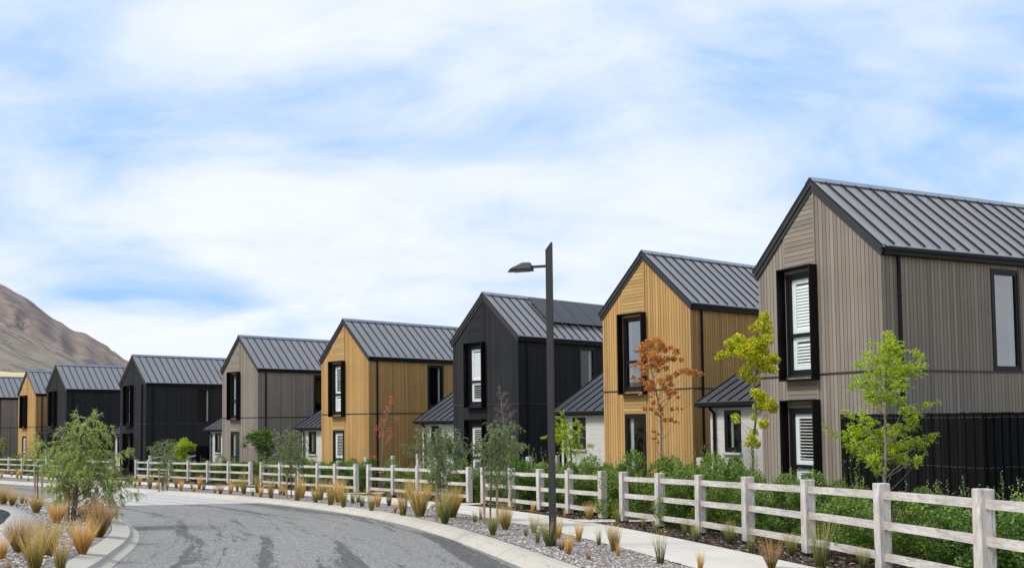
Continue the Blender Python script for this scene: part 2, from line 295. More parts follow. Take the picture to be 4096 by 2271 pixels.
def gravel(name,cols,scale=26):
    n=NT(name); p=n.pos(); mp=n.N('ShaderNodeMapping'); n.L(p,mp.inputs[0]); mp.inputs['Scale'].default_value=(1,1.7,1)
    v=n.N('ShaderNodeTexVoronoi'); n.L(mp.outputs[0],v.inputs[0]); v.inputs['Scale'].default_value=scale
    col=n.ramp(v.outputs['Color'],cols); col=n.mix(n.ramp(v.outputs['Distance'],[(.35,(0,0,0)),(.62,(.8,.8,.8))]),col,tuple(x*.18 for x in cols[0][1]))
    k=n.noise(p,1.1,4,.6); hs=n.N('ShaderNodeHueSaturation'); n.L(col,hs.inputs['Color']); n.L(n.math('MULTIPLY_ADD',k,.6,.7),hs.inputs['Value'])
    n.bsdf(hs.outputs[0],.9,.15,height=v.outputs['Distance'],hs=-.7,hd=.02); return n.m
M['verge']=gravel('grey_bark_mulch',[(0,(.15,.115,.095)),(.35,(.32,.275,.245)),(.7,(.54,.485,.44)),(1,(.74,.69,.64))])
M['mulch']=gravel('brown_bark_mulch',[(0,(.035,.022,.016)),(.5,(.085,.055,.040)),(.85,(.16,.115,.09)),(1,(.34,.28,.24))])
def chipmat(name,stops):
    n=NT(name); g=n.N('ShaderNodeNewGeometry'); n.bsdf(n.ramp(g.outputs['Random Per Island'],stops),.85,.15); return n.m
M['chip_pale']=chipmat('pale_bark_chip',[(0,(.10,.07,.05)),(.25,(.30,.235,.185)),(.55,(.60,.525,.46)),(1,(.85,.79,.72))])
M['chip_dark']=chipmat('brown_bark_chip',[(0,(.03,.018,.013)),(.5,(.09,.055,.04)),(.85,(.19,.14,.11)),(1,(.48,.42,.36))])
def speckle():
    n=NT('black_speckled_stone'); p=n.pos(); f=n.noise(p,7,8,.8,.6); n.bsdf(n.ramp(f,[(.50,(.008,.009,.014)),(.60,(.02,.02,.03)),(.66,(.6,.6,.6))]),.7,.3,height=f,hs=.4,hd=.02); return n.m
M['speckle']=speckle()
def ground_m():
    n=NT('dry_grass_ground'); p=n.pos(); f=n.noise(p,.02,8,.65); g=n.noise(p,3,5,.7); col=n.ramp(f,[(.35,(.30,.24,.12)),(.5,(.44,.35,.17)),(.7,(.34,.30,.16))]); col=n.mix(.35,col,n.ramp(g,[(.3,(.16,.13,.07)),(.7,(.5,.42,.24))])); n.bsdf(col,.95,.1); return n.m
M['ground']=ground_m()
def hillmat(name,a,b,c,d):
    n=NT(name); p=n.pos(); f=n.noise(p,.008,12,.75,.4); g=n.noise(p,.014,12,.78,1.0); h=n.noise(p,.0012,4,.5)
    col=n.mix(n.ramp(f,[(.38,(0,0,0)),(.62,(1,1,1))]),a,b); col=n.mix(n.ramp(g,[(.50,(0,0,0)),(.545,(.85,.85,.85))]),col,c); col=n.mix(n.ramp(h,[(.45,(0,0,0)),(.65,(.6,.6,.6))]),col,d)
    n.bsdf(col,1,.0,height=g,hs=1.0,hd=16.0); return n.m
M['mountain']=hillmat('tawny_mountain_side',(.37,.29,.245),(.56,.43,.31),(.17,.15,.18),(.37,.30,.26))
M['spur']=hillmat('tawny_lower_spur',(.42,.36,.29),(.60,.48,.35),(.22,.21,.23),(.40,.37,.30))
M['field']=simple('straw_field',(.62,.49,.26),.95,.05,0,.2,.02)
# ------------------------------------------------------------------ the lie of the land
PA,PX,PY=-1.466,-.0222,-.0398
def plane(x,y): return PA+PX*x+PY*y
def curve(coef,y0,y1):
    co_=np.array(coef); dc=np.polyder(co_)
    a0,b0=np.polyval(co_,y0),np.polyval(dc,y0); a1,b1=np.polyval(co_,y1),np.polyval(dc,y1)
    def f(y):
        if y<y0: return float(a0+b0*(y-y0))
        if y>y1: return float(a1+b1*(y-y1))
        return float(np.polyval(co_,y))
    return f
K_=curve([1.2038e-05,-.00151628,.05244543,-.97558879,7.79495794],13.5,54)
N_=curve([5.785126896e-06,-.000755295953,.0218085249,-.452771796,6.2342318537],13.5,60)
FA_=curve([4.888153e-06,-.0006793822,.0210515117,-.4556835,8.0061008],13.5,70)
FE_=curve([5.6436056e-05,-.01499608942,.24742736,4.139693929],10.5,76)
def nrm(f,y):
    d=(f(y+.1)-f(y-.1))/.2; l=math.hypot(1,d); return (1/l,-d/l)      # unit normal pointing to +x side (towards the gardens)
def behind(x,y):
    n=nrm(FE_,min(max(y,8),90)); return (x-FE_(y))*n[0]
def G(x,y):
    D=behind(x,y); t=min(max((D-.7)/6.3,0),1); t=t*t*(3-2*t)
    r=math.hypot(x,y); z=plane(x,y)
    if r>130: k=min((r-130)/200,1); z=z*(1-k)+(-5.5)*k
    return z+.72*t*max(0,1-max(0,r-150)/100)
def gridmesh(name,P,uv=None,smooth=True):
    a=len(P); b=len(P[0]); V=[p for r in P for p in r]; Fc=[(i*b+j,i*b+j+1,(i+1)*b+j+1,(i+1)*b+j) for i in range(a-1) for j in range(b-1)]
    me=bpy.data.meshes.new(name); me.from_pydata(V,[],Fc); 
    if uv:
        ul=me.uv_layers.new(name='UVMap'); U=[q for r in uv for q in r]
        for l in me.loops: ul.data[l.index].uv=U[l.vertex_index]
    if smooth:
        for p in me.polygons: p.use_smooth=True
    me.update()
    if me.polygons[len(me.polygons)//2].normal.z<0: me.flip_normals()
    return me
def struct(name,me,mat): return nobj(name,me,mat,None,'structure')
# base ground: one sheet to the horizon, kept just under the surfaces laid on it
def basez(x,y):
    z=G(x,y); D=x-FA_(y)
    if -6<y<140 and D<0.3: return z-.32
    return z-.06
rows=[]
for r in list(np.arange(0,60,2.0))+list(np.arange(60,160,5))+[180,220,280,360,480,700,1000,1500,2200,3500,6000]:
    rows.append([(r*math.sin(a),r*math.cos(a),basez(r*math.sin(a),r*math.cos(a))) for a in np.linspace(-math.pi,math.pi,181)])
rows[0]=[(.01*math.sin(a),.01*math.cos(a),basez(0,0)) for a in np.linspace(-math.pi,math.pi,181)]
struct('ground',gridmesh('ground',rows),M['ground'])
YS=list(np.arange(-14,60,.5))+list(np.arange(60,112,1.5))
def strip(name,mat,f0,f1,n,z,uvk=None):
    """surface between two long curves f0 < f1 at equal y"""
    P=[];U=[];s=0;last=None
    for y in YS:
        a,b=f0(y),f1(y)
        if last: s+=math.hypot(a-last[0],y-last[1])
        last=(a,y); P.append([(a+(b-a)*i/n,y,z(a+(b-a)*i/n,y,i/n)) for i in range(n+1)]); U.append([((b-a)*i/n,s) for i in range(n+1)])
    return struct(name,gridmesh(name,P,U),mat)
def offset_strip(name,mat,f,offs,zs):
    """offs: metres to the road side (-n) of curve f"""
    P=[];U=[];s=0;last=None
    for y in YS:
        n=nrm(f,y); x=f(y)
        if last: s+=math.hypot(x-last[0],y-last[1])
        last=(x,y); P.append([(x-n[0]*o,y-n[1]*o,plane(x-n[0]*o,y-n[1]*o)+z) for o,z in zip(offs,zs)]); U.append([(o,s) for o in offs])
    return struct(name,gridmesh(name,P,U,name!='kerb'),mat)
offset_strip('road',M['asphalt'],K_,[.44+i*.5 for i in range(34)],[-.125]*34)
offset_strip('kerb',M['kerb'],K_,[-.02,0,.02,.16,.30,.46,.47],[-.1,.015,.02,.018,-.02,-.117,-.3])
strip('gravel_verge',M['verge'],lambda y:K_(y)+.01,lambda y:N_(y)+.01,6,lambda x,y,t:plane(x,y)+.004+.03*math.sin(math.pi*t))
strip('footpath',M['path'],N_,FA_,3,lambda x,y,t:plane(x,y)+.022)
def mfar(y): return FE_(y)+nrm(FE_,y)[0]**-1*9.5
strip('planting_bed',M['mulch'],FA_,mfar,22,lambda x,y,t:G(x,y)+.008+.02*math.sin(x*3.1+y*1.7)*math.sin(y*2.3-x*.8)*min(1,t*8))
# glare on the road at the far left, painted as a pale jointed sheet
def pale():
    P=[];U=[];s=0
    for i,y in enumerate(np.arange(34.,75,.5)):
        n=nrm(K_,y); x=K_(y); row=[];ur=[]
        for j in range(15):
            o=.48+j*.5; sh=o*2.0-1.0          # joint edge runs obliquely across the road
            yy=y-n[1]*o; xx=x-n[0]*o; row.append((xx,yy,plane(xx,yy)-.121)); ur.append((o,i*.62))
        P.append(row);U.append(ur)
    me=gridmesh('road_glare',P,U); bm=bmesh.new(); bm.from_mesh(me)
    bad=[f for f in bm.faces if (lambda c:(c.y-30)-(c.x+14.8)*(45.5-30)/(-20.5+14.8)<0)(f.calc_center_median())]
    bmesh.ops.delete(bm,geom=bad,context='FACES'); bm.to_mesh(me); bm.free(); struct('road_glare',me,M['pale_road'])
pale()
# planted island on the left
IS=[(-3.0,3),(-4.4,8.6),(-5.2,11.8),(-5.63,13.65),(-6.06,15.2),(-6.57,17.0),(-7.17,18.78),(-7.8,20.35),(-8.5,21.89),(-9.34,23.5),(-10.4,25.4),(-12.1,27.9),(-14.64,31.2),(-17.18,34.3),(-20,37.5),(-26,44),(-36,55)]
def resample(pts,step):
    out=[]
    P=[Vector(p) for p in pts]
    for i in range(len(P)-1):
        p0=P[max(i-1,0)];p1=P[i];p2=P[i+1];p3=P[min(i+2,len(P)-1)]; n=max(2,int((p2-p1).length/step))
        for k in range(n):
            t=k/n; out.append(.5*((2*p1)+(-p0+p2)*t+(2*p0-5*p1+4*p2-p3)*t*t+(-p0+3*p1-3*p2+p3)*t**3))
    out.append(P[-1]); return out
ISR=resample(IS,.35)
def left_strip(name,mat,pts,offs,zs):
    P=[];U=[];s=0
    for i,p in enumerate(pts):
        d=(pts[min(i+1,len(pts)-1)]-pts[max(i-1,0)]).normalized(); n=Vector((-d.y,d.x))
        if i: s+=(p-pts[i-1]).length
        row=[];ur=[]
        for o,z in zip(offs,zs):
            q=p+n*o; row.append((q.x,q.y,plane(q.x,q.y)+z)); ur.append((o,s))
        P.append(row);U.append(ur)
    return struct(name,gridmesh(name,P,U,name!='island_kerb'),mat)
left_strip('island_kerb',M['kerb'],ISR,[-.01,0,.15,.17,.50,.52],[-.3,-.119,-.075,-.02,.02,-.1])
left_strip('island_gravel',M['verge'],ISR,[.51,.9,1.5,2.5,4,7,12,20],[.012,.03,.035,.03,.03,.03,.03,.03])
IP=[(-4.6,5),(-6.6,11.4),(-7.3,13.9),(-7.62,14.9),(-8.3,16.74),(-9.45,19.6),(-10.1,20.9),(-11.34,23.08),(-13.15,25.9),(-14.6,27.6),(-18,31.2),(-26,39)]
left_strip('island_footpath',M['path'],resample(IP,.4),[0,.01,1.45,1.5],[.0,.05,.05,0])
DK=[(-7.6,10.2),(-8.3,13.2),(-9.0,15.2),(-9.5,17.3),(-10.31,19.67),(-11.21,21.69),(-11.95,23.26),(-12.9,24.75),(-14.2,26.1),(-16,27.6),(-21,31.5)]
left_strip('stone_surface',M['speckle'],resample(DK,.4),[0,.05,1.,6,14],[.06,.075,.08,.08,.08])
# concrete stubs that run from the footpath through each gap in the timber fence
GAPS=[(7,8),(12,13),(17,18),(23,24)]
POST={1:(5.14,10.73),2:(4.93,13.11),3:(4.61,15.36),4:(4.18,17.49),5:(3.7,19.42),6:(3.17,21.23),7:(2.59,22.98),8:(2.19,24.07),9:(1.47,25.89),10:(.76,27.54),11:(-.05,29.27),12:(-.93,31.02),13:(-1.44,31.98),14:(-2.41,33.73),15:(-3.44,35.48),16:(-4.56,37.29),17:(-5.77,39.14),18:(-6.44,40.14),19:(-7.58,41.77),20:(-8.62,43.21),21:(-9.8,44.8),22:(-11.05,46.43),23:(-12.36,48.08),24:(-13.18,49.09),25:(-14.86,51.11),26:(-16.56,53.1),27:(-18.27,55.05),28:(-19.99,56.96),29:(-22.06,59.2),30:(-23.32,60.53),0:(5.25,8.3)}
gm=MB()
def stub(c,name='garden_path'):
    y=c[1]; n=nrm(FE_,y); t=(-n[1],n[0]); P=[]
    st=-((c[0]-FA_(y))*n[0])-.25
    for i in range(16):
        o=st+(7.6-st)*i/15; row=[]
        for w in (-.52,-.2,.2,.52):
            x=c[0]+n[0]*o+t[0]*w; yy=c[1]+n[1]*o+t[1]*w; row.append((x,yy,G(x,yy)+.034))
        P.append(row)
    struct(name,gridmesh(name,P,[[(j*.3,i*.5) for j in range(4)] for i in range(16)]),M['path'])
for a,b in GAPS: stub(((POST[a][0]+POST[b][0])/2,(POST[a][1]+POST[b][1])/2))
stub((-24.6,61.9))
# mountain, spur and straw field far to the left
def px2az(px): return math.atan((px-2048)/F_)
def crest(tab,R):
    xs=[px2az(p) for p,_ in tab]; el=[]
    for p,y in tab:
        d=skydir(p,y); el.append(d.z/math.hypot(d.x,d.y)*R)
    return lambda a: float(np.interp(a,xs,el))
def hnoise(x,y,s,seed,oct=5):
    from mathutils import noise as mn
    return mn.fractal(Vector((x*s,y*s,seed)),.9,2.1,oct)
def hill(name,tab,R0,R1,mat,rough,zb,az0,az1,na,nr,seed):
    cf=(lambda a:tab(a)*R1) if callable(tab) else crest(tab,R1); P=[]
    for i in range(na+1):
        a=az0+(az1-az0)*i/na; row=[]; c=cf(a)
        for j in range(nr+5):
            t=j/nr; r=R0+(R1-R0)*t
            if t<=1: h=(t**1.25)
            else: h=max(0,1-(t-1)*2.2)
            x,y=r*math.sin(a),r*math.cos(a)
            k=math.sin(math.pi*min(t,1)); nz=hnoise(x,y,.0025,seed,7)*rough*k*min(1,max(0,(1-t)*3))*(.35+c/400)+abs(hnoise(a*26,t*1.2,1,seed+3,3))*rough*1.0*k*min(1,(1-t)*3.5)*(c/400)
            fine=hnoise(x,y,.012,seed+9,4)*rough*.10*(.4+c/400)
            row.append((x,y,zb+(c-zb)*h+nz+fine))
        P.append(row)
    return struct(name,gridmesh(name,P),mat)
hill('mountain',[(-2600,1250),(-1700,900),(-1100,820),(-500,960),(-150,1090),(0,1139),(20,1150),(56,1173),(95,1192),(140,1223),(179,1253),(213,1279),(244,1292),(266,1309),(297,1325),(336,1332),(372,1353),(403,1373),(420,1377),(448,1407),(462,1409),(490,1433),(514,1444),(620,1500),(760,1545),(950,1590),(1400,1625),(2400,1640),(4200,1640),(7000,1620)],900,2700,M['mountain'],42,-30,-.98,.9,520,90,2.2)
hill('hillside',[(-2600,1450),(-1200,1230),(-500,1180),(-200,1225),(0,1283),(56,1309),(126,1349),(179,1376),(252,1408),(336,1453),(430,1520),(560,1590),(700,1640),(900,1668),(1300,1676)],620,1500,M['spur'],18,-14,-.98,-.05,300,60,5.1)
hill('field',[(-2600,1520),(-600,1482),(-100,1480),(0,1484),(60,1490),(100,1488),(160,1500),(300,1560),(460,1640),(700,1680)],170,520,M['field'],2,-5.4,-.98,-.2,120,30,8.8)
hill('mountain_range',lambda a:.038+.016*math.sin(a*4.1)+.008*math.sin(a*11+1),900,2700,M['mountain'],24,-30,-3.0,-.981,220,40,4.4)
# ------------------------------------------------------------------ houses
FH=2.95; EAVE=5.55; RIDGE=7.674; HW=2.05; SL=.904; LEN=11.0; WID=4.1; SA=math.atan(SL); CS,SN=math.cos(SA),math.sin(SA)
def roofz(x,apex=RIDGE): return apex-abs(x+HW)*SL
def P3(pl,u,n,z): return (u,-n,z) if pl=='front' else ((n,u,z) if pl=='side' else (u,1.0-n,z))
def pbox(mb,pl,u0,u1,n0,n1,z0,z1):
    if pl=='side': mb.box(min(n0,n1),max(n0,n1),u0,u1,z0,z1)
    else:
        b=0 if pl=='front' else 1.0
        mb.box(u0,u1,b-max(n0,n1),b-min(n0,n1),z0,z1)
def window(par,pl,u0,u1,z0,z1,tr=None,shut=None,glassm='glass',label=None):
    m=MB(); w=.075
    def fr(m,a,b,c,d,w,n0,n1):
        pbox(m,pl,a,b,n0,n1,d-w,d); pbox(m,pl,a,b,n0,n1,c,c+w); pbox(m,pl,a,a+w,n0,n1,c+w,d-w); pbox(m,pl,b-w,b,n0,n1,c+w,d-w)
    fr(m,u0,u1,z0,z1,w,-.08,.022)
    a,b,c,d=u0+w,u1-w,z0+w,z1-w
    fr(m,a,b,c,d,.055,-.06,.008)
    a2,b2,c2,d2=a+.055,b-.055,c+.055,d-.055
    if tr: pbox(m,pl,a2,b2,-.06,.010,tr-.045,tr+.045)
    o=m.build('window',M['frame'],par)
    if label: o['label']=label
    g=MB(); g.poly([P3(pl,a2,-.03,c2),P3(pl,b2,-.03,c2),P3(pl,b2,-.03,d2),P3(pl,a2,-.03,d2)]); nobj('pane',g.mesh('pane',fix=False),M[glassm],o)
    secs=[(c2,d2)] if not tr else [(c2,tr-.045),(tr+.045,d2)]
    if not shut:
        k=MB(); n_=9; cu=[]
        w_=(b2-a2)*(.20 if pl=='front' else .16); e0=a2+.01 if pl!='side' else b2-w_-.01
        for i in range(n_+1): cu.append((e0+w_*i/n_,-.12-.02*(i%2)))
        for p,q in zip(cu,cu[1:]): k.poly([P3(pl,p[0],p[1],c2),P3(pl,q[0],q[1],c2),P3(pl,q[0],q[1],d2),P3(pl,p[0],p[1],d2)])
        nobj('curtain',k.mesh('curtain',fix=False),M['curtain'],o)
    if shut:
        for (zz0,zz1),op in zip(secs,shut):
            s=MB()
            if op is None: continue
            e=.10 if pl!='side' else .06
            pbox(s,pl,a2+.005,a2+e+.03,-.10,-.06,zz0,zz1); pbox(s,pl,b2-e,b2-.005,-.10,-.06,zz0,zz1); pbox(s,pl,a2+e+.03,b2-e,-.10,-.06,zz1-.11,zz1-.003); pbox(s,pl,a2+e+.03,b2-e,-.10,-.06,zz0+.003,zz0+.11)
            z=zz0+.15; 
            while z<zz1-.13:
                ca,sa=math.cos(op)*.043,math.sin(op)*.043; t=.005
                p=[(-.09+ca,z-sa-t),(-.09+ca,z-sa+t),(-.09-ca,z+sa+t),(-.09-ca,z+sa-t)]
                n=len(s.v)
                for uu in (a2+e+.03,b2-e): s.v+= [P3(pl,uu,q[0],q[1]) for q in p]
                s.f+= [(n,n+1,n+2,n+3),(n+7,n+6,n+5,n+4),(n,n+4,n+5,n+1),(n+1,n+5,n+6,n+2),(n+2,n+6,n+7,n+3),(n+3,n+7,n+4,n)]
                z+=.076
            s.build('shutter',M['white'],o)
    return o
def surround(par,u0,u1,z0,z1,depth,bottom=True):
    m=MB(); t=.035
    pbox(m,'front',u0,u0+t,.001,depth,z0,z1); pbox(m,'front',u1-t,u1,.001,depth,z0,z1); pbox(m,'front',u0+t,u1-t,.001,depth,z1-t,z1)
    if bottom: pbox(m,'front',u0+t,u1-t,.001,depth,z0,z0+t)
    m.build('window_surround',M['alum'],par,bev=.003)
def downpipe(par,pts,r=.042,name='downpipe',br=()):
    m=MB(); m.tube(pts,[r]*len(pts),10); o=m.build(name,M['alum'],par,smooth=False)
    for (x,y,z,d) in br:
        b=MB(); b.tube([(x,y,z-.02),(x,y,z+.02)],[r+.012]*2,10); b.bar((x,y,z),(x+d[0],y+d[1],z),.015,.03); b.build('bracket',M['alum'],o)
WX0,WX1=-3.06,-2.06
def seamface(me,p):
    v=[me.vertices[i].co for i in p.vertices]; e=[(v[i]-v[i-1]).length for i in range(len(v))]; return min(e)<.058 and max(e)<5 and max(e)>1 and max(abs(v[i].y-v[i-1].y) if False else 0 for i in range(4))==0
def house(idx,x,y,zb,yaw,colr,upper,lower,lowbox,sidew,label,uglass='glass',lglass='glass',frontpipe=False,solar=False,wz=2.33,wingt=True):
    H=empty('house',(x,y,zb-FH),yaw,label,'house','gabled timber-clad houses along the street')
    cm=M[colr]; ch=M[colr+'_h']; ZB=-.9
    side=(3.63,4.68)
    if idx==1: side=(3.52,4.52)
    # front wall (with real openings), side walls, back wall
    m=MB(); lo0,lo1=.02,FH-.80; up0,up1=FH+.0,FH+2.52
    rt_=lambda xx: roofz(xx)-.13
    m.poly([(-WID,0,ZB),(WX0,0,ZB),(WX0,0,rt_(WX0)),(-WID,0,rt_(-WID))])
    m.poly([(WX0,0,ZB),(WX1,0,ZB),(WX1,0,lo0),(WX0,0,lo0)]); m.poly([(WX0,0,lo1),(WX1,0,lo1),(WX1,0,up0),(WX0,0,up0)])
    m.poly([(WX0,0,up1),(WX1,0,up1),(WX1,0,rt_(WX1)),(WX0,0,rt_(WX0))])
    m.poly([(WX1,0,ZB),(0,0,ZB),(0,0,rt_(0)),(-HW,0,RIDGE-.13),(WX1,0,rt_(WX1))])
    sz0,sz1=FH+.0,FH+2.46
    if sidew:
        a,b=side
        m.poly([(0,0,ZB),(0,a,ZB),(0,a,rt_(0)),(0,0,rt_(0))]); m.poly([(0,a,ZB),(0,b,ZB),(0,b,sz0),(0,a,sz0)]); m.poly([(0,a,sz1),(0,b,sz1),(0,b,rt_(0)),(0,a,rt_(0))]); m.poly([(0,b,ZB),(0,LEN,ZB),(0,LEN,rt_(0)),(0,b,rt_(0))])
    else: m.poly([(0,0,ZB),(0,LEN,ZB),(0,LEN,rt_(0)),(0,0,rt_(0))])
    m.poly([(-WID,LEN,ZB),(-WID,0,ZB),(-WID,0,rt_(-WID)),(-WID,LEN,rt_(-WID))])
    m.poly([(0,LEN,ZB),(-WID,LEN,ZB),(-WID,LEN,rt_(-WID)),(-HW,LEN,RIDGE-.13),(0,LEN,rt_(0))])
    nobj('wall',m.mesh('wall',fix=False),cm,H)
    # rooms behind the windows
    r=MB(); e=.10
    for z0,z1 in ((0,2.7),(3.0,5.5)):
        r.box(-WID+e,-e,e+.12,LEN-e,z0,z1)
    rm=r.mesh('room',fix=True); rm.flip_normals()
    for p in list(rm.polygons): pass
    bm=bmesh.new(); bm.from_mesh(rm)
    kill=[f for f in bm.faces if abs(f.normal.y)>.9 and f.calc_center_median().y<1]+([f for f in bm.faces if abs(f.normal.x)>.9 and f.calc_center_median().x>-1 and f.calc_center_median().z>3] if sidew else [])
    bmesh.ops.delete(bm,geom=kill,context='FACES'); bm.to_mesh(rm); bm.free(); nobj('room',rm,M['dark'],H)
    # horizontal boards above and below the windows
    m=MB(); 
    pz=[(FH+2.56,None),(lo1+.03,FH-.14)]
    a,b=WX0-.02,WX1-.0
    top0,top1=rt_(a),rt_(b)
    n=len(m.v)
    for q in ([(a,-.012,FH+2.56),(b,-.012,FH+2.56),(b,-.012,top1-.02),(a,-.012,top0-.02)],[(a,-.012,lo1+.02),(b,-.012,lo1+.02),(b,-.012,FH-.13),(a,-.012,FH-.13)]):
        m=MB(); m.poly(q); hb=m.build('cladding_panel',ch,H); sm=hb.modifiers.new('s','SOLIDIFY'); sm.thickness=.011; sm.offset=0
    for xx in (a-.035,b):
        t=MB(); pbox(t,'front',xx,xx+.035,.001,.016,FH+2.56,roofz(xx+.017)-.17); t.build('trim_board',cm,H)
        t=MB(); pbox(t,'front',xx,xx+.035,.001,.016,lo1+.02,FH-.03); t.build('trim_board',cm,H)
    t=MB(); pbox(t,'front',-WID-.004,.015,.001,.015,FH-.028,FH+.022); t.box(.001,.015,.0,LEN,FH-.028,FH+.022); t.build('band',M['trim'],H)
    t=MB(); t.box(.002,.014,-.014,.075,ZB,EAVE+.1); t.box(-.075,.002,-.014,-.002,ZB,EAVE+.1); t.build('corner_board',cm,H)
    # windows
    window(H,'front',WX0+.005,WX1-.005,FH+.01,FH+2.50,FH+.01+.98,upper,uglass)
    window(H,'front',WX0+.005,WX1-.005,.03,FH-.81,.03+.70,lower,lglass)
    surround(H,-3.14,-1.98,FH-.13,FH+2.645,.25)
    if lowbox: surround(H,-3.14,-1.98,-.30,FH-.60,.25,False)
    if sidew: window(H,'side',side[0]+.005,side[1]-.005,sz0+.01,sz1-.01,None,None,'glass_dark' if idx==1 else 'glass')
    # roof
    m=MB(); y0,y1=-.085,LEN+.09; th=.05; xe=.13
    for s in (1,-1):
        X=lambda d: -HW+s*d
        d1=HW+xe; n=len(m.v)
        q=[(X(0),RIDGE),(X(d1),RIDGE-d1*SL),(X(d1),RIDGE-d1*SL-th),(X(0),RIDGE-th)]
        for yy in (y0,y1): m.v+=[(p[0],yy,p[1]) for p in q]
        m.f+=[(n,n+1,n+2,n+3),(n+7,n+6,n+5,n+4),(n,n+4,n+5,n+1),(n+1,n+5,n+6,n+2),(n+2,n+6,n+7,n+3)]
        yy=.30
        while yy<LEN:
            a=Vector((X(.10),yy,RIDGE-.10*SL+.024)); b=Vector((X(d1-.02),yy,RIDGE-(d1-.02)*SL+.024)); m.bar(a,b,.026,.055,up=(s*SN,0,CS)); yy+=.482
        # flat flashing at the verge
        a=Vector((X(.05),y0+.055,RIDGE-.05*SL+.012)); b=Vector((X(d1),y0+.055,RIDGE-d1*SL+.012)); m.bar(a,b,.13,.02,up=(s*SN,0,CS))
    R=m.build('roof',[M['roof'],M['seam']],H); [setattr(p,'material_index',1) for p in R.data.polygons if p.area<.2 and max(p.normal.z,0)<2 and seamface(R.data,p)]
    m=MB()
    for s in (1,-1): m.bar((-HW+s*.085,y0-.01,RIDGE-.085*SL+.045),(-HW+s*.085,y1+.01,RIDGE-.085*SL+.045),.20,.018,up=(s*SN,0,CS))
    m.build('ridge_cap',M['ridge'],R)
    for s in (1,-1):
        m=MB(); d1=HW+.10
        for (yf,yb,tp,dp) in ((-.075,-.045,.05,.17),(-.045,-.003,.13,.31)):
            q=[(0,RIDGE-tp),(d1,RIDGE-tp-d1*SL),(d1-(.04 if dp<.2 else .075),RIDGE-dp-(d1-(.04 if dp<.2 else .075))*SL+.0),(0,RIDGE-dp)]
            n=len(m.v)
            for yy in (yf,yb): m.v+=[(-HW+s*p[0],yy,p[1]) for p in q]
            m.f+=[(n,n+1,n+2,n+3),(n+7,n+6,n+5,n+4),(n,n+4,n+5,n+1),(n+1,n+5,n+6,n+2),(n+2,n+6,n+7,n+3)]
        m.build('barge_board',M['trim'],H)
    for s,nm in ((1,'gutter'),(-1,'gutter')):
        m=MB(); xc=.075 if s>0 else -WID-.075; zg=RIDGE-(HW+.10)*SL-.03
        m.box(xc-.075,xc+.075,-.02,LEN+.05,zg-.10,zg-.012); m.box(xc-.072 if s>0 else xc-.055,xc+.055 if s>0 else xc+.072,.0,LEN+.03,zg-.20,zg-.102)
        m.build(nm,M['alum'],H,bev=.008)
    downpipe(H,[(.07,.46,EAVE+.02),(.07,.46,-.3)],br=[(.07,.46,4.62,(-.06,-.0)),(.07,.46,2.5,(-.06,0))])
    if frontpipe: downpipe(H,[(-.52,-.07,EAVE+.05),(-.52,-.07,-.3)],.05,br=[(-.52,-.07,EAVE-.1,(0,.06))])
    if solar:
        for i in range(6):
            y0_=2.38+i*1.0; m=MB(); d0,d1=.16,.16+1.28
            a=Vector((-HW+d0,y0_+.49,RIDGE-d0*SL))+Vector((SN,0,CS))*.13; b=Vector((-HW+d1,y0_+.49,RIDGE-d1*SL))+Vector((SN,0,CS))*.13
            m.bar(a,b,.955,.035,up=(SN,0,CS)); sp=m.build('solar_panel',M['solar'],R)
            m=MB()
            for q in (.25,.75):
                p=a.lerp(b,q)-Vector((SN,0,CS))*.06; m.bar(p-Vector((0,.5,0)),p+Vector((0,.5,0)),.03,.05,up=(SN,0,CS))
            m.build('mounting_rail',M['alum'],sp)
    # single storey wing on the left, set back one metre
    if wingt:
        u0,u1=-7.55,-WID-.004; wx0,wx1=-6.88,-6.16; z0,z1=wz-1.46,wz-.26; zt=wz-.16; yb=8.0; ps=math.tan(math.radians(29.4))
        m=MB()
        for a,b,c,d in ((u0,wx0,ZB,zt),(wx0,wx1,ZB,z0),(wx0,wx1,z1,zt),(wx1,u1,ZB,zt)): m.poly([(a,1,c),(b,1,c),(b,1,d),(a,1,d)])
        ym=4.5; m.poly([(u0,yb,ZB),(u0,1,ZB),(u0,1,zt),(u0,ym,zt+(ym-1)*ps),(u0,yb,zt)]); m.poly([(u1,yb,ZB),(u0,yb,ZB),(u0,yb,zt),(u1,yb,zt)])
        nobj('wing_wall',m.mesh('wing_wall',fix=False),M['brick'],H)
        m=MB(); e0=u0-.30; yf=.72; zf=wz-.02; cs=math.cos(math.radians(29.4)); sn=math.sin(math.radians(29.4)); zr=zf+(ym-yf)*ps
        for (ya,za,yc,zc,s) in ((yf,zf,ym,zr,-1),(yb+.28,zf,ym,zr,1)):
            n=len(m.v)
            for xx in (e0,u1):
                m.v+=[(xx,ya,za),(xx,yc,zc),(xx,yc,zc-.06),(xx,ya,za-.06)]
            m.f+=[(n,n+1,n+2,n+3),(n+7,n+6,n+5,n+4),(n,n+4,n+5,n+1),(n+2,n+6,n+7,n+3),(n,n+3,n+7,n+4)]
            xx=e0+.04
            while xx<u1-.02:
                m.bar((xx,ya+(.02 if s<0 else -.02),za+.02),(xx,yc,zc+.02),.028,.05,up=(0,s*sn,cs)); xx+=.47
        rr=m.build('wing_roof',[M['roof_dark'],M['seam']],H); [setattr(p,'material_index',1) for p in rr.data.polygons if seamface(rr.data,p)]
        m=MB(); m.box(e0-.02,u1,yf-.06,yf+.05,zf-.125,zf-.012); m.box(e0+.02,u1,yf+.052,.999,zf-.16,zf-.10); m.build('wing_gutter',M['alum'],H,bev=.006)
        downpipe(H,[(-7.28,.78,wz-.12),(-7.28,.78,wz-.2),(-7.28,.93,wz-.34),(-7.28,.93,-.3)],.045,br=[(-7.28,.93,1.35,(.0,.06))])
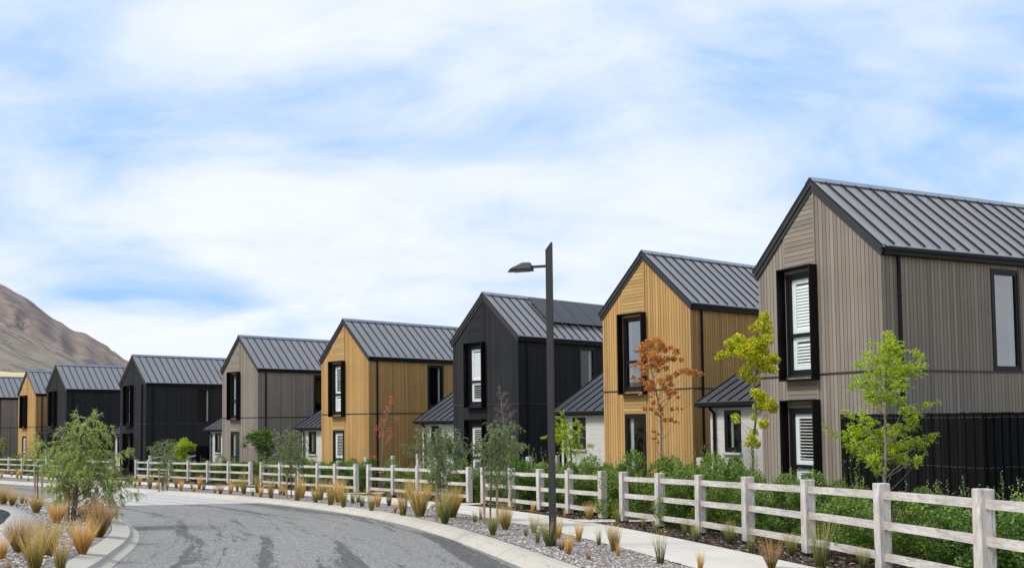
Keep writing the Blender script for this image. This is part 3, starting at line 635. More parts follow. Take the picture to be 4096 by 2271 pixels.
        window(H,'wing',wx0+.002,wx1-.002,z0+.003,z1-.003,None,None,'glass')
        m=MB(); m.box(wx0-.06,wx1+.04,.90,1.02,z0-.075,z0-.005); m.build('sill',M['brick'],H,bev=.008)
        r=MB(); r.box(u0+.1,u1-.1,1.13,6,0,wz-.2); rm=r.mesh('room'); rm.flip_normals(); bm=bmesh.new(); bm.from_mesh(rm)
        bmesh.ops.delete(bm,geom=[f for f in bm.faces if f.calc_center_median().y<1.5],context='FACES'); bm.to_mesh(rm); bm.free(); nobj('room',rm,M['dark'],H)
    return H
def solarmat():
    n=NT('solar_panel_glass'); sp=n.N('ShaderNodeSeparateXYZ'); n.L(n.obj(),sp.inputs[0]); g=n.math('FRACT',n.math('MULTIPLY',sp.outputs[1],6.0)); l=n.math('LESS_THAN',g,.05)
    n.bsdf(n.mix(l,(.060,.052,.055),(.10,.09,.09)),.5,.5); return n.m
M['solar']=solarmat()
OPEN=.12; CLOSED=1.05; MIDO=.75
HS=[(1,8.216,21.457,1.012,-1.118,'taupe',(MIDO,CLOSED),(OPEN,OPEN),True,True,'taupe timber-clad gabled house with boxed black windows beside the black paling fence',dict(wz=2.42)),
(2,5.772,31.257,.96,-.904,'yellow',None,None,False,False,'ochre timber-clad house behind the orange maple, right of the street lamp',dict(uglass='glass_dark')),
(3,.252,39.476,.67,-.811,'black',(OPEN,CLOSED),(OPEN,OPEN),True,True,'black timber-clad house with solar panels on its roof, behind the street lamp',dict(solar=True)),
(4,-6.903,46.84,.401,-.803,'yellow',(CLOSED,OPEN),(OPEN,OPEN),False,True,'ochre timber-clad house left of the solar-panelled black house, tall side window',{}),
(5,-14.215,54.423,.324,-.798,'taupe',None,None,False,True,'taupe timber-clad house between an ochre house and a black house',{}),
(6,-24.461,65.045,.043,-.789,'black',None,None,True,True,'black timber-clad house with a pipe down its gable, behind the sloping rail fence',dict(frontpipe=True)),
(7,-34.244,74.83,.061,-.784,'black',None,None,True,False,'distant black timber-clad house above the drooping roadside tree',{}),
(8,-39.396,80.553,-.075,-.783,'yellow',None,(OPEN,OPEN),False,False,'narrow distant ochre house below the mountain, near the left edge',dict(wingt=False)),
(9,-46.9,88.2,-.12,-.782,'taupe',None,None,False,False,'farthest taupe house, cut by the left edge of the view',{})]
for h in HS: house(*h[:11],**h[11])
# ------------------------------------------------------------------ timber rail fences
def tapeuv(me):
    """box-like uv: u across, v along the longest side, for the grain"""
    V=np.array([v.co for v in me.vertices]); ext=V.max(0)-V.min(0); L=int(np.argmax(ext)); o=[i for i in range(3) if i!=L]
    ul=me.uv_layers.new(name='UVMap'); off=random.random()*50
    for l in me.loops:
        c=me.vertices[l.vertex_index].co; ul.data[l.index].uv=(c[L]*.6+off,(c[o[0]]+c[o[1]]*1.3)+off)
def post(par,x,y,z,rot,h=1.14,w=.175,foot=True,name='post'):
    me=bpy.data.meshes.new(name); bm=bmesh.new(); bmesh.ops.create_cube(bm,size=1)
    k=random.uniform(.97,1.03)
    for v in bm.verts: v.co=Vector((v.co.x*w*k,v.co.y*w*k,v.co.z*h+h/2))
    bmesh.ops.bevel(bm,geom=[e for e in bm.edges],offset=.008,segments=1,affect='EDGES'); bm.to_mesh(me); bm.free(); tapeuv(me)
    o=nobj(name,me,M['timber'],par); o.location=(x,y,z+(.06 if foot else 0)); o.rotation_euler=(random.uniform(-.008,.008),random.uniform(-.008,.008),rot+random.uniform(-.03,.03))
    if foot:
        m=MB(); q=w/2-.008; m.box(-q,q,-q,q,-.16,-.001); f=m.build('post_foot',M['rubber'],o)
    return o
def rail(par,a,b,h=.105,t=.052,name='rail'):
    a=Vector(a);b=Vector(b); d=b-a; L=d.length; me=bpy.data.meshes.new(name); bm=bmesh.new(); bmesh.ops.create_cube(bm,size=1)
    bmesh.ops.subdivide_edges(bm,edges=[e for e in bm.edges if abs((e.verts[0].co-e.verts[1].co).x)>.5],cuts=5)
    for v in bm.verts: v.co=Vector((v.co.x*L,v.co.y*t,v.co.z*h+.0022*math.sin(v.co.x*5+L*9)))
    bm.to_mesh(me); bm.free(); tapeuv(me)
    o=nobj(name,me,M['timber'],par); o.location=(a+b)/2; o.rotation_euler=d.to_track_quat('X','Z').to_euler(); return o
def fence(ids,label,z=lambda x,y:plane(x,y),top=1.14):
    p=[Vector((POST[i][0],POST[i][1],z(*POST[i]))) for i in ids]; r=empty('timber_rail_fence',p[len(p)//2],0,label,'fence','pale timber rail fences along the footpath'); o=p[len(p)//2]
    for i,q in enumerate(p):
        d=(p[min(i+1,len(p)-1)]-p[max(i-1,0)]); rot=math.atan2(d.y,d.x); l=q-o; post(r,l.x,l.y,l.z,rot,top)
    for i in range(len(p)-1):
        for hh in (1.04,.64,.235):
            a=p[i]-o+Vector((0,0,hh+random.uniform(-.008,.008))); b=p[i+1]-o+Vector((0,0,hh+random.uniform(-.008,.008))); e=(b-a).normalized()*.05
            rail(r,a+e*0.9,b-e*.9)
    return r
fence([0,1,2,3,4,5,6,7],'nearest pale timber rail fence, in front of the taupe house')
fence([8,9,10,11,12],'pale timber rail fence crossed by the street lamp')
fence([13,14,15,16,17],'pale timber rail fence behind a staked tree, left of the lamp section')
fence([18,19,20,21,22,23],'pale timber rail fence in front of the second ochre house')
fence([24,25,26,27,28,29,30],'pale timber rail fence in front of the black house with gable pipe')
POST.update({31:(-25.9,63.1),32:(-27.9,65.1),33:(-29.9,67.1),34:(-31.9,69.1),35:(-33.9,71.1),36:(-35.6,72.8),37:(-37.5,74.7),38:(-39.5,76.6),39:(-41.6,78.6),40:(-43.8,80.7),41:(-46.1,82.8),42:(-48.6,85.1)})
fence([31,32,33],'short pale timber rail fence section beyond the ramp fence')
fence([34,35,36,37,38,39,40,41,42],'farthest pale timber rail fence at the left edge')
def loose_fence(pts,label,hts=(.98,.58),cat='fence',name='timber_ramp_fence',wire=False,h=1.15,w=.16):
    p=[Vector(q) for q in pts]; r=empty(name,p[0],0,label,cat); o=p[0]
    for q in p: l=q-o; post(r,l.x,l.y,l.z,.78,h,w,False)
    for i in range(len(p)-1):
        for hh in hts:
            a=p[i]-o+Vector((0,0,hh)); b=p[i+1]-o+Vector((0,0,hh))
            if wire:
                m=MB(); m.tube([a,b],[.004,.004],5); m.build('wire',M['alum'],r)
            else: rail(r,a,b)
loose_fence([(-24.1,64.9,-3.2),(-22.4,66.4,-3.03)],'timber ramp fence sloping up towards the black house, left part')
loose_fence([(-22.1,66.3,-3.22),(-20.95,67.8,-2.97)],'timber ramp fence beside the bright green shrub, right part')
loose_fence([(-6.46,43,-2.70),(-5.46,44.5,-2.70),(-4.47,46,-2.67)],'row of timber posts with thin wires below the red-leaved tree',(.95,.6),'fence','post_and_wire_fence',True)
loose_fence([(.55,34,-2.42),(1.58,35.5,-2.44)],'pair of timber posts with thin wires behind the street lamp',(.8,.4),'fence','post_and_wire_fence',True)
loose_fence([(4.91,25.6,-2.18)],'lone timber post beside the pale brick wing of the taupe house',(),'post','timber_post',False)
# black paling fence on the right: palings, rails and pale nail heads
def paling(pts,top,label,name='paling_fence',bot=-2.6,vert=True):
    r=empty(name,(pts[0][0],pts[0][1],bot),0,label,'fence'); o=Vector((pts[0][0],pts[0][1],0))
    for a,b in zip(pts,pts[1:]):
        a=Vector((a[0],a[1],0));b=Vector((b[0],b[1],0)); d=(b-a); L=d.length; d.normalize(); n=Vector((d.y,-d.x,0)); 
        if n.dot(-a)<0: n=-n
        m=MB(); nail=MB(); k=0; s=0
        while s<L-.02:
            w=.128; off=.018 if k%2 else .0; zt=top+random.uniform(-.006,.006)
            c=a+d*(s+w/2)-o; q0=c-d*(w/2)+n*off; q1=c+d*(w/2)+n*off
            m.bar(Vector((c.x+n.x*off,c.y+n.y*off,bot))-Vector((0,0,bot)) if False else Vector((c.x+n.x*off,c.y+n.y*off,0)),Vector((c.x+n.x*off,c.y+n.y*off,zt-bot)),w,.017,up=n)
            for hz in (.09,1.05):
                for e in (-.022,.022):
                    p=c+d*e+n*(off+.010); z=zt-bot-hz-.0; nail.bar(p+Vector((0,0,z-.0035)),p+Vector((0,0,z+.0035)),.007,.004,up=n)
            s+=.112; k+=1
        m.build('palings',M['black_fence'],r); nail.build('nails',M['nail'],r)
        m=MB()
        for hz in (.09,1.05): m.bar(a-o-n*.03+Vector((0,0,top-bot-hz)),b-o-n*.03+Vector((0,0,top-bot-hz)),.04,.09)
        m.build('rail',M['black_fence'],r)
M['nail']=simple('pale_nail_head',(.55,.56,.57),.4,.5)
paling([(7.55,22.45),(8.86,18.45),(14.5,21.2)],.045,'tall black paling fence beside the taupe house')
paling([(-19.9,61.3),(-17.9,63.2)],-1.38,'black paling fence against the black house with gable pipe',bot=-3.2)
def slats(a,b,z0,z1,label):
    a=Vector((a[0],a[1],0));b=Vector((b[0],b[1],0)); r=empty('slat_screen',(a.x,a.y,z0),0,label,'screen'); m=MB(); z=.05
    while z<z1-z0: m.bar(Vector((0,0,z)),b-a+Vector((0,0,z)),.02,.095); z+=.118
    m.build('slats',M['slat'],r)
    for t in (0,.5,1): p=(b-a)*t; m=MB(); n=Vector((.7,-.7,0))*.04; m.bar(p-n,p-n+Vector((0,0,z1-z0)),.07,.05,up=(.7,-.7,0)); m.build('slat_post',M['slat'],r)
slats((.9,41.2),(1.95,42.3),-2.25,-.9,'black slatted screen beside the solar-panelled black house')
slats((-5.55,49.6),(-4.75,50.4),-2.5,-1.02,'black slatted screen beside the second ochre house')
# ------------------------------------------------------------------ street lamp
def lamp():
    bx,by=.65,16.4; bz=plane(bx,by); r=empty('street_lamp',(bx,by,bz),math.radians(-16),'slim dark grey street lamp with one angled head over the road','street lamp')
    m=MB(); w=.052; top=5.14; q=[(-w,-w),(w,-w),(w,w),(-w,w)]; n=0
    m.v+=[(a,b,-.05) for a,b in q]+[(a,b,top-(.135 if a<0 else 0)) for a,b in q]
    m.f+=[(0,3,2,1),(4,5,6,7),(0,1,5,4),(1,2,6,5),(2,3,7,6),(3,0,4,7)]
    m.build('pole',M['lamp'],r,bev=.003)
    za=4.735
    m=MB(); m.bar((-w,0,za),(-.31,0,za),.045,.04); m.build('arm',M['lamp'],r)
    m=MB(); # faceted head
    top_=[(-.33,-.05,za+.075),(-.46,-.05,za+.078),(-.46,.05,za+.078),(-.33,.05,za+.075)]
    mid=[(-.292,-.105,za-.03),(-.66,-.105,za-.02),(-.735,0,za-.055),(-.66,.105,za-.02),(-.292,.105,za-.03)]
    bot=[(-.30,-.10,za-.062),(-.655,-.10,za-.06),(-.73,0,za-.072),(-.655,.10,za-.06),(-.30,.10,za-.062)]
    m.v=top_+mid+bot
    m.f=[(0,1,2,3),(0,4,5,1),(1,5,6),(1,6,2),(2,6,7),(2,7,8,3),(3,8,4,0),(4,9,10,5),(5,10,11,6),(6,11,12,7),(7,12,13,8),(8,13,9,4),(9,13,12,11,10)]
    h=m.build('lamp_head',M['lamp'],r,bev=.003)
    m=MB(); m.box(-.62,-.36,-.07,.07,za-.073,za-.063); m.build('lens',M['lens'],h)
M['lamp']=simple('dark_grey_powder_coat',(.038,.036,.036),.5,.35,0,.15,3); M['lens']=simple('lamp_lens',(.25,.25,.2),.2,.5)
lamp()
TREES={
'maple_orange':([(3.95,26.0,-1.03),(3.96,26.0,-0.1),(3.9,26.0,0.37),(3.82,26.0,0.84),(3.71,26.0,1.3),(3.7,26.0,1.77),(3.74,26.0,2.0)],[(3.84,25.62,2.06,0.09),(3.88,25.42,1.97,0.11),(3.69,25.85,2.03,0.13),(3.46,25.56,1.91,0.13),(3.96,25.37,1.89,0.07),(3.46,25.88,1.84,0.11),(3.77,26.58,1.97,0.15),(3.96,26.44,1.9,0.13),(4.18,26.38,1.87,0.11),(4.18,25.61,1.87,0.07),(4.4,26.05,1.79,0.11),(3.3,25.76,1.8,0.05),(3.49,25.57,1.65,0.13),(3.69,25.44,1.64,0.15),(3.92,25.58,1.52,0.15),(4.23,26.62,1.62,0.11),(4.39,26.45,1.61,0.09),(4.59,26.37,1.58,0.07),(3.48,26.37,1.52,0.09),(3.24,25.68,1.4,0.07),(3.15,25.84,1.4,0.04),(3.53,26.16,1.35,0.11),(3.76,26.33,1.47,0.13),(3.96,26.52,1.46,0.09),(4.19,26.55,1.37,0.09),(3.47,25.46,1.19,0.09),(3.25,26.1,1.1,0.07),(3.45,26.21,1.04,0.09),(3.58,26.01,0.95,0.09),(3.66,25.54,0.93,0.11),(3.88,25.96,1.3,0.09),(3.9,25.4,0.98,0.11),(4.29,26.62,1.1,0.11),(4.47,26.49,1.21,0.09),(4.58,26.06,1.28,0.11),(4.71,25.82,1.23,0.11),(4.93,26.21,1.21,0.11),(5.04,26.0,1.18,0.07),(5.12,26.0,1.16,0.04),(4.31,26.49,0.92,0.09),(4.06,26.01,0.83,0.09),(3.67,25.88,0.8,0.11),(3.59,26.13,0.8,0.06),(4.15,25.9,0.7,0.11),(4.24,25.54,0.69,0.09),(4.38,25.75,0.56,0.06),(4.27,26.44,0.56,0.06),(3.36,25.44,0.65,0.05),(3.61,25.36,0.58,0.05),(3.78,26.18,0.43,0.07),(3.85,25.68,0.38,0.07),(3.96,26.05,0.27,0.09),(3.69,25.96,0.26,0.07),(3.5,25.79,0.26,0.07),(3.97,26.73,0.15,0.09),(3.9,25.55,0.12,0.06),(4.23,25.88,0.25,0.06),(4.32,25.61,0.26,0.05),(4.54,26.16,0.25,0.03),(4.01,25.67,-0.04,0.07),(4.18,25.8,-0.03,0.07),(4.39,26.33,-0.09,0.05),(4.41,25.77,-0.11,0.04),(3.77,26.08,-0.34,0.06),(3.95,26.59,-0.42,0.05),(3.69,25.42,-0.5,0.06),(3.77,25.36,-0.6,0.05)]),
'maple_yellow':([(4.89,20.0,-1.4),(4.9,20.0,-0.59),(4.99,20.0,0.05),(4.96,20.0,0.69),(5.11,20.0,1.24),(5.22,20.0,2.06)],[(5.16,19.78,2.06,0.11),(5.25,20.22,1.95,0.16),(5.26,20.09,1.8,0.14),(4.93,19.77,1.82,0.1),(4.99,19.85,1.5,0.18),(5.19,19.75,1.58,0.14),(5.1,19.96,1.37,0.18),(4.58,19.65,1.58,0.13),(4.79,20.16,1.55,0.14),(4.57,20.23,1.54,0.14),(4.33,20.0,1.29,0.11),(4.24,20.0,1.23,0.07),(4.63,20.3,1.4,0.14),(4.69,19.59,1.35,0.18),(4.97,19.81,1.18,0.18),(5.42,20.32,1.21,0.14),(5.47,20.15,1.18,0.09),(5.18,19.93,1.05,0.16),(4.92,20.39,0.99,0.14),(4.76,20.1,0.88,0.11),(5.03,20.28,0.79,0.14),(5.34,19.87,0.95,0.09),(4.93,19.73,0.5,0.11),(5.08,19.95,0.41,0.14),(5.2,19.73,0.27,0.14),(5.34,19.93,0.18,0.11),(5.19,20.4,0.24,0.14),(4.55,19.88,0.01,0.09),(4.51,19.64,-0.08,0.05),(4.84,19.59,0.01,0.07),(5.07,19.73,-0.13,0.11),(5.0,20.25,-0.32,0.09),(4.86,19.88,-0.45,0.11),(4.93,19.81,-0.54,0.09),(4.73,19.65,-0.53,0.07)]),
'fern_tree':([(6.06,16.0,-1.29),(6.11,16.0,-0.19),(6.13,16.0,0.15),(6.15,16.0,0.79),(6.17,16.0,1.27)],[(6.41,16.64,1.35,0.07),(6.21,15.9,1.2,0.1),(6.01,15.61,1.07,0.11),(6.07,15.42,1.03,0.11),(6.15,15.43,0.98,0.07),(5.7,15.59,0.97,0.06),(6.02,16.23,1.2,0.03),(5.56,15.6,0.8,0.06),(5.66,15.42,0.82,0.08),(6.01,15.99,0.88,0.1),(6.02,15.67,0.86,0.11),(6.58,16.65,0.88,0.11),(6.45,15.57,0.96,0.07),(6.73,16.03,0.93,0.06),(6.79,16.3,0.83,0.07),(6.52,15.89,0.73,0.1),(6.95,16.49,0.85,0.03),(6.42,15.97,0.7,0.1),(6.13,15.66,0.66,0.11),(5.99,15.88,0.68,0.1),(5.65,15.42,0.63,0.08),(5.57,15.92,0.63,0.04),(5.54,15.73,0.49,0.07),(5.98,16.48,0.53,0.1),(6.13,16.43,0.5,0.11),(6.2,16.0,0.48,0.11),(6.12,15.4,0.49,0.1),(5.74,15.69,0.31,0.1),(5.89,15.66,0.26,0.11),(6.04,15.61,0.28,0.1),(6.25,15.66,0.25,0.07),(6.6,16.47,0.12,0.07),(6.4,15.58,0.06,0.08),(6.56,15.56,0.14,0.06),(7.0,16.34,0.2,0.03),(6.97,16.03,0.21,0.02),(5.64,16.44,0.09,0.04),(5.53,15.9,0.02,0.06),(5.91,16.48,-0.01,0.08),(5.97,16.2,-0.07,0.08),(5.17,16.0,-0.17,0.03),(5.31,16.09,-0.26,0.05),(5.45,16.0,-0.32,0.07),(5.44,15.57,-0.17,0.07),(5.55,15.67,-0.31,0.1),(6.01,16.47,-0.24,0.11),(6.2,16.53,-0.3,0.11),(6.39,16.56,-0.25,0.11),(6.26,15.79,-0.19,0.1),(6.59,16.19,-0.11,0.1),(5.72,16.32,-0.47,0.1),(5.9,16.18,-0.46,0.13),(6.21,16.42,-0.47,0.13),(6.26,16.04,-0.47,0.11),(6.52,16.19,-0.44,0.1),(6.72,16.2,-0.42,0.08),(6.73,15.81,-0.36,0.07),(7.02,16.28,-0.31,0.03),(5.91,16.54,-0.65,0.08),(5.71,15.45,-0.66,0.11),(6.34,16.63,-0.71,0.1),(6.54,16.6,-0.68,0.1),(6.55,16.21,-0.73,0.06),(6.4,15.5,-0.67,0.06),(6.86,16.4,-0.68,0.03),(5.7,15.52,-0.77,0.07),(6.28,16.62,-0.91,0.08)]),
'green_mid':([(1.78,30.0,-1.42),(1.78,30.0,-0.99),(1.7,30.0,-0.56),(1.58,30.0,-0.02)],[(1.55,30.17,0.18,0.05),(1.41,29.58,0.03,0.06),(1.56,29.66,-0.06,0.08),(1.41,30.13,-0.15,0.06),(1.3,30.06,-0.27,0.06),(1.51,30.25,-0.28,0.11),(1.71,30.45,-0.24,0.11),(1.86,29.71,-0.17,0.06),(1.94,29.5,-0.07,0.04),(2.14,30.37,-0.22,0.04),(1.98,29.53,-0.34,0.06),(1.38,30.34,-0.43,0.09),(1.56,29.6,-0.44,0.13),(1.81,30.33,-0.43,0.11),(1.31,30.24,-0.56,0.05),(1.51,30.38,-0.58,0.11),(1.71,30.05,-0.62,0.11),(1.92,30.39,-0.59,0.09),(2.05,29.72,-0.54,0.05),(1.58,30.18,-0.78,0.1),(1.78,29.82,-0.79,0.1),(1.99,30.39,-0.74,0.08),(2.08,30.25,-0.8,0.06),(1.68,29.97,-0.94,0.09),(1.85,30.03,-0.97,0.08),(1.97,29.54,-0.93,0.06),(1.48,29.53,-0.97,0.05),(2.31,30.06,-0.8,0.04),(2.41,30.0,-0.84,0.03),(1.0,30.0,-0.55,0.03)]),
'bare':([(-0.1,32.0,-1.72),(-0.16,32.0,-0.92),(-0.29,32.0,-0.23),(-0.33,32.0,0.23),(-0.37,32.0,0.69),(-0.44,32.0,1.08)],[(-0.44,32.06,1.09,0.06),(-0.5,31.82,0.9,0.06),(-0.25,31.91,0.87,0.12),(-0.19,32.18,0.9,0.07),(-0.33,32.02,0.69,0.14),(-0.16,31.66,0.68,0.09),(-0.38,32.21,0.51,0.14),(-0.24,32.22,0.49,0.12),(-0.14,31.72,0.48,0.09),(-0.56,32.02,0.35,0.09),(-0.42,31.93,0.28,0.14),(-0.26,32.2,0.23,0.12),(-0.01,31.88,0.27,0.09),(0.11,31.86,0.3,0.07),(-0.01,31.99,0.14,0.12),(-0.56,32.19,0.17,0.09),(-0.4,31.75,0.05,0.14),(-0.22,31.73,0.05,0.14),(-0.63,32.03,0.01,0.07),(-0.04,32.25,-0.07,0.12),(0.08,32.01,-0.05,0.05),(-0.29,31.96,-0.16,0.12),(0.12,32.18,-0.3,0.07),(-0.09,32.18,-0.37,0.12),(-0.15,31.7,-0.54,0.12),(0.03,32.23,-0.69,0.09),(0.28,32.0,-0.76,0.07),(0.25,31.99,-0.92,0.07)]),
'wattle_a':([(-0.5,21.36,-2.13),(-0.49,21.36,-1.22),(-0.46,21.36,-0.61),(-0.43,21.36,-0.3),(-0.41,21.36,-0.15)],[(-0.48,21.7,-0.13,0.05),(-0.33,21.28,-0.12,0.07),(-0.45,21.66,-0.23,0.08),(-0.28,21.02,-0.27,0.11),(-0.13,21.72,-0.19,0.08),(-0.01,21.07,-0.14,0.05),(0.05,21.06,-0.11,0.03),(-0.53,21.35,-0.33,0.09),(-0.38,21.19,-0.39,0.12),(-0.23,21.4,-0.43,0.12),(-0.07,21.74,-0.37,0.09),(0.02,21.54,-0.42,0.06),(-0.61,20.9,-0.44,0.09),(-0.47,21.17,-0.53,0.14),(-0.29,21.4,-0.58,0.14),(-0.14,21.35,-0.56,0.12),(0.02,21.55,-0.57,0.09),(0.12,21.35,-0.57,0.06),(0.18,21.08,-0.53,0.03),(-0.79,21.16,-0.49,0.08),(-0.91,21.56,-0.61,0.08),(-0.99,21.32,-0.65,0.06),(-1.09,21.36,-0.54,0.06),(-1.18,21.36,-0.48,0.05),(-0.75,21.46,-0.64,0.09),(-0.57,21.53,-0.69,0.12),(-0.39,21.47,-0.73,0.14),(-0.2,21.17,-0.73,0.12),(-0.03,21.73,-0.7,0.08),(0.05,21.33,-0.66,0.05),(-0.64,21.74,-0.85,0.11),(-0.44,21.16,-0.87,0.14),(-0.27,21.73,-0.9,0.12),(-0.11,21.63,-0.87,0.08),(-0.73,21.45,-0.96,0.09),(-0.54,21.3,-1.02,0.12),(-0.34,20.99,-1.02,0.12),(-0.17,21.63,-1.03,0.11),(-0.8,21.25,-1.1,0.08),(-0.58,21.52,-1.18,0.11),(-0.38,20.98,-1.17,0.11),(-0.2,20.94,-1.15,0.09),(-0.05,21.03,-1.11,0.08),(0.01,21.63,-1.22,0.06),(-0.23,21.03,-1.31,0.08),(-0.12,21.74,-1.37,0.08),(-0.42,21.23,-1.32,0.06),(-0.12,21.43,-1.5,0.08),(-0.03,21.22,-1.61,0.06),(-0.18,21.48,-1.53,0.06)]),
'wattle_b':([(-1.68,22.86,-2.34),(-1.7,22.86,-1.56),(-1.71,22.86,-0.97),(-1.79,22.86,-0.45)],[(-1.64,22.53,-0.35,0.21),(-1.43,22.8,-0.43,0.16),(-1.98,23.22,-0.59,0.16),(-1.72,22.59,-0.68,0.24),(-1.49,22.97,-0.64,0.21),(-1.27,22.81,-0.54,0.1),(-1.73,22.69,-0.99,0.24),(-1.92,22.47,-0.93,0.13),(-1.52,22.5,-0.99,0.16),(-1.83,23.25,-1.33,0.21),(-1.67,23.13,-1.49,0.16),(-2.02,23.1,-0.22,0.06),(-2.4,22.86,-0.64,0.07),(-2.24,23.12,-0.63,0.08),(-2.0,22.6,-0.6,0.1),(-1.85,22.94,-0.63,0.12),(-1.64,22.86,-0.66,0.12),(-1.48,22.92,-0.73,0.1),(-1.42,23.13,-0.81,0.05),(-1.99,23.07,-0.78,0.1),(-1.81,23.26,-0.82,0.12),(-1.59,22.56,-0.85,0.12),(-1.92,22.99,-0.94,0.08),(-1.72,23.01,-1.0,0.1),(-1.56,23.05,-1.02,0.08),(-1.85,22.96,-1.12,0.08),(-1.7,23.14,-1.17,0.1),(-1.51,22.72,-1.15,0.08),(-1.97,23.22,-1.28,0.07),(-1.77,22.78,-1.28,0.07),(-1.72,22.95,-1.48,0.05),(-1.81,23.2,-1.63,0.04),(-1.85,23.04,-1.96,0.04),(-2.11,22.73,-0.24,0.07),(-2.13,22.68,-0.37,0.07),(-1.82,22.72,-0.37,0.13),(-1.67,22.97,-0.33,0.11),(-1.92,23.28,-0.56,0.15),(-1.64,23.19,-0.56,0.18),(-1.44,22.8,-0.51,0.11),(-2.05,22.79,-0.68,0.09),(-2.29,23.01,-0.64,0.07),(-2.41,22.86,-0.63,0.04)]),
'red_sparse':([(-5.79,43.0,-2.07),(-5.72,43.0,-0.76),(-5.64,43.0,-0.1),(-5.49,43.0,0.39),(-5.3,43.0,1.14)],[(-5.34,42.94,1.05,0.08),(-5.34,42.67,0.84,0.1),(-5.44,42.77,0.64,0.1),(-5.6,43.03,0.39,0.08),(-5.1,43.02,0.18,0.1),(-5.73,43.08,0.07,0.12),(-5.83,42.91,-0.18,0.12),(-6.04,43.18,-0.34,0.1),(-5.44,43.09,-0.35,0.12),(-5.65,42.75,-0.51,0.15),(-5.36,42.71,-0.59,0.1),(-5.89,43.3,-0.6,0.08),(-5.57,43.36,-0.93,0.08),(-5.47,43.3,-0.73,0.08),(-6.1,43.0,-1.54,0.07)]),
'wattle_c':([(-7.84,34.55,-2.66),(-7.85,34.55,-1.63),(-7.89,34.55,-0.97),(-7.75,34.55,-0.51)],[(-8.39,34.42,-0.46,0.1),(-8.17,34.2,-0.59,0.13),(-7.9,34.32,-0.5,0.2),(-7.63,34.32,-0.47,0.17),(-7.54,34.81,-0.58,0.1),(-8.24,34.91,-0.91,0.17),(-7.94,34.81,-0.84,0.27),(-7.56,34.28,-0.9,0.2),(-7.45,34.4,-0.97,0.1),(-7.91,34.36,-1.09,0.23),(-7.77,34.93,-1.18,0.17),(-8.15,34.26,-1.15,0.13),(-8.58,34.67,-1.23,0.13),(-8.75,34.55,-1.29,0.1),(-7.9,34.6,-1.37,0.17),(-7.7,34.91,-1.45,0.17),(-7.52,34.39,-1.63,0.1),(-7.76,34.57,-1.63,0.12),(-7.94,34.23,-1.68,0.12),(-8.68,34.55,-1.49,0.1)]),
'green_far':([(-13.06,51.0,-2.39),(-13.06,51.0,-1.71),(-13.21,51.0,-1.22),(-13.3,51.0,-0.73)],[(-13.68,50.77,-0.77,0.2),(-13.36,50.82,-0.63,0.2),(-12.91,50.62,-0.58,0.22),(-12.63,50.65,-0.87,0.2),(-13.24,51.51,-0.88,0.2),(-13.35,50.8,-0.97,0.2),(-12.68,51.26,-1.18,0.15),(-13.26,51.21,-1.22,0.2),(-12.97,51.22,-1.32,0.2),(-13.05,51.16,-1.57,0.18),(-12.81,51.36,-1.72,0.15),(-13.16,51.39,-1.82,0.12),(-13.99,51.0,-1.16,0.1)]),
'wattle_d':([(-14.6,40.77,-2.75),(-14.59,40.77,-2.04),(-14.5,40.77,-1.38),(-14.46,40.77,-0.93)],[(-15.04,40.77,-0.93,0.11),(-14.81,40.87,-0.93,0.18),(-14.5,40.9,-0.85,0.22),(-14.29,40.79,-0.76,0.13),(-14.82,40.77,-1.15,0.18),(-14.43,40.58,-1.15,0.27),(-14.33,40.9,-1.12,0.13),(-14.54,40.76,-1.46,0.2),(-14.33,40.55,-1.68,0.18),(-14.52,40.58,-1.81,0.13),(-14.53,40.98,-2.05,0.13),(-14.54,40.63,-2.17,0.11),(-14.56,40.71,-2.39,0.07)]),
'bright_far':([(-19.92,59.0,-2.65),(-19.92,59.0,-2.0),(-19.83,59.0,-1.23)],[(-20.19,59.11,-1.36,0.19),(-19.98,59.25,-1.11,0.19),(-19.98,58.89,-1.48,0.29),(-19.61,58.94,-1.36,0.26),(-19.38,59.0,-1.37,0.13),(-20.21,58.81,-1.74,0.16),(-19.98,59.26,-1.88,0.26),(-19.98,58.7,-2.06,0.16)]),
